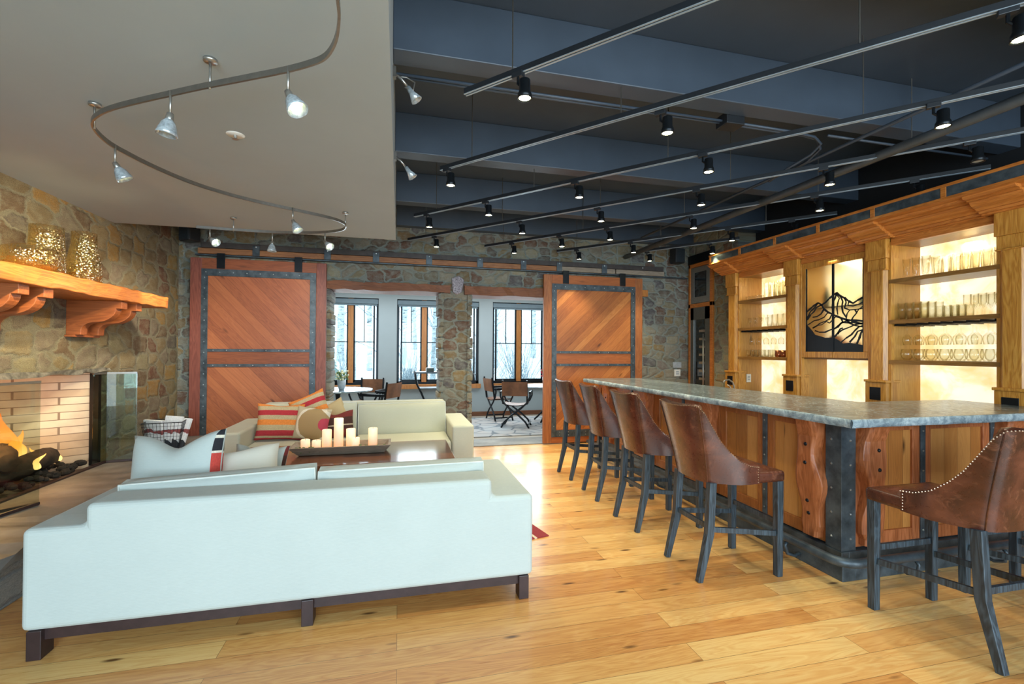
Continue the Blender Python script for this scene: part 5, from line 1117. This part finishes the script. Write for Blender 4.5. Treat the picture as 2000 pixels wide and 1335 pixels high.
MB().tube([(3.4, 3.04, 3.28), (5.2, 3.04, 3.28)], .011, 6).build('conduit_run', 'black_ceiling', cd, world=True, smooth=True)
# two chrome spots at the soffit edge
for y, z, lab, dx in ((2.82, 3.15, 'upper chrome spotlight at the soffit edge, with coiled cable', .1), (3.55, 2.95, 'lower chrome spotlight at the soffit edge', .1)):
    t = thing('chrome_spotlight', lab, 'spotlight', (-.05, y, z), 0, 'chrome spots at the soffit edge')
    MB().box(0, .02, -.02, .02, -.03, .03).build('mount', 'steel2', t); MB().tube([(0, 0, 0), (.05, .0, -.03), (.09, .01, -.07)], .008, 6).build('arm', 'steel', t, smooth=True)
    m = MB(); m.M = Matrix.Translation((.09, .01, -.07)) @ Matrix.Rotation(radians(-35), 4, 'Y'); m.lathe([(.001, 0), (.014, 0), (.018, -.04), (.036, -.09), (.034, -.09), (.014, -.04)], (0, 0, 0), 14); m.build('shade', 'lensglass', t, smooth=True)
    if 'cable' in lab: MB().tube([(.02, 0, -.02), (.08, .03, .0), (.13, .02, -.03), (.12, 0, -.09), (.07, 0, -.08)], .004, 5).build('cable', 'steel', t, smooth=True)
# ---------------------------------------------------------------- monorail
MZ = 2.70
MR = [(-.19, .2), (-.19, .8), (-.205, 1.35), (-.214, 1.671), (-.223, 1.775), (-.251, 1.896), (-.304, 2.007), (-.385, 2.08), (-.502, 2.157), (-.669, 2.254), (-.873, 2.371), (-1.063, 2.486), (-1.24, 2.595), (-1.399, 2.7), (-1.505, 2.789), (-1.592, 2.895), (-1.641, 3.03), (-1.657, 3.178), (-1.635, 3.317), (-1.584, 3.508), (-1.485, 3.741), (-1.342, 3.94), (-1.14, 4.12), (-.902, 4.275), (-.677, 4.42), (-.56, 4.53), (-.511, 4.66), (-.535, 4.82), (-.637, 4.95), (-.876, 5.079), (-1.231, 5.154), (-1.564, 5.161), (-1.95, 5.14)]
mr = thing('monorail_track', 'curved brushed steel monorail looping under the pale lowered ceiling', 'monorail', (-.9, 3.5, MZ))
def cr(P_):
    out = []
    for i in range(len(P_)-1):
        p0, p1, p2, p3 = [Vector(P_[max(0, min(len(P_)-1, i+k))]) for k in (-1, 0, 1, 2)]
        for s_ in range(5):
            t = s_/5; out.append(.5*((2*p1)+(p2-p0)*t+(2*p0-5*p1+4*p2-p3)*t*t+(3*p1-p0-3*p2+p3)*t**3))
    return out+[Vector(P_[-1])]
pts = [(p.x, p.y, MZ) for p in cr(MR)]
m = MB(); vs = []
for i, p in enumerate(pts):
    q0 = Vector(pts[max(0, i-1)]); q1 = Vector(pts[min(len(pts)-1, i+1)]); d = (q1-q0).normalized(); n_ = Vector((-d.y, d.x, 0))
    for s_, dz in ((-1, -.013), (1, -.013), (1, .013), (-1, .013)): vs.append(Vector(p)+n_*s_*.005+Vector((0, 0, dz)))
m.add(vs, [(i*4+k, i*4+(k+1) % 4, (i+1)*4+(k+1) % 4, (i+1)*4+k) for i in range(len(pts)-1) for k in range(4)]); m.build('rail', 'steel2', mr, world=True)
for x, y in ((-.846, 2.356), (-1.605, 2.94), (-1.628, 5.158), (-.512, 4.68), (-.2, .9)):
    o = MB().tube([(x, y, MZ-.02), (x, y, 2.80)], .006, 6).lathe([(.001, 2.805), (.028, 2.805), (.028, 2.819), (.001, 2.819)], (x, y, 0), 14).build('standoff', 'steel', mr, world=True, smooth=True)
ML = [(-1.054, 2.479, 0, .15, 'near the front middle of the curve'), (-.471, 2.138, 2.6, .55, 'closest to the dark ceiling at front'), (-1.652, 3.219, 3.6, .5, 'at the left bend near fireplace wall'), (-.893, 4.268, 2.8, .5, 'on the far curve, right of centre'), (-1.837, 5.155, 2.6, 1.0, 'leftmost at the far end of rail'), (-1.272, 5.165, 0, .05, 'hanging straight at the far end of rail'), (-.745, 5.022, 2.4, .9, 'rightmost at the far end of rail')]
for x, y, az, tl, lab in ML:
    t = thing('monorail_spotlight', 'small pressed glass spotlight '+lab, 'spotlight', (x, y, MZ), 0, 'monorail spotlights')
    MB().tube([(0, 0, .012), (0, 0, -.10)], .006, 8).build('stem', 'steel', t, smooth=True)
    m = MB(); m.M = Matrix.Translation((0, 0, -.10)) @ Matrix.Rotation(az, 4, 'Z') @ Matrix.Rotation(tl, 4, 'Y')
    m.lathe([(.001, .01), (.014, .005), (.018, -.02), (.016, -.03)], (0, 0, 0), 14); m.build('socket', 'steel', t, smooth=True)
    m2 = MB(); m2.M = m.M; m2.lathe([(.016, -.025), (.03, -.045), (.042, -.085), (.045, -.10), (.042, -.10), (.028, -.05), (.014, -.03)], (0, 0, 0), 18); m2.build('glass_shade', 'lensglass', t, smooth=True)
    m3 = MB(); m3.M = m.M; m3.lathe([(.001, -.07), (.02, -.07), (.02, -.073), (.001, -.074)], (0, 0, 0), 12); m3.build('bulb', 'lens_off' if tl < .3 else 'lens', t)
for p, tgt, e in (((-1.7, 3.2, 2.52), (-2.93, 4.35, 2.15), 46), ((-1.3, 3.9, 2.52), (-2.93, 4.9, 2.1), 40), ((-1.66, 3.1, 2.52), (-2.93, 3.9, 1.6), 90), ((-.9, 4.2, 2.52), (-2.93, 4.6, 1.5), 80)):
    spot('monorail_lamp', p, tgt, e, (1, .84, .52), 62, .8)
for p, tgt, e in (((-1.90, 5.2, 2.53), (-2.93, 6.2, 1.4), 55), ((-.80, 5.08, 2.53), (-1.9, 7.0, 1.5), 55), ((-1.27, 5.165, 2.52), (-1.27, 5.6, 0), 30)):
    spot('monorail_lamp', p, tgt, e, (1, .90, .72), 85, .9)
t = thing('ceiling_sprinkler', 'white recessed sprinkler plate on the lowered ceiling', 'sprinkler', (-.991, 3.156, 2.82))
MB().lathe([(.001, -.003), (.05, -.003), (.052, 0), (.05, .0), (.001, .0)], (0, 0, 0), 20).build('escutcheon', 'white_plastic', t, smooth=True); MB().lathe([(.001, -.03), (.018, -.028), (.008, -.02), (.010, -.003)], (0, 0, 0), 10).build('nozzle', 'steel', t)
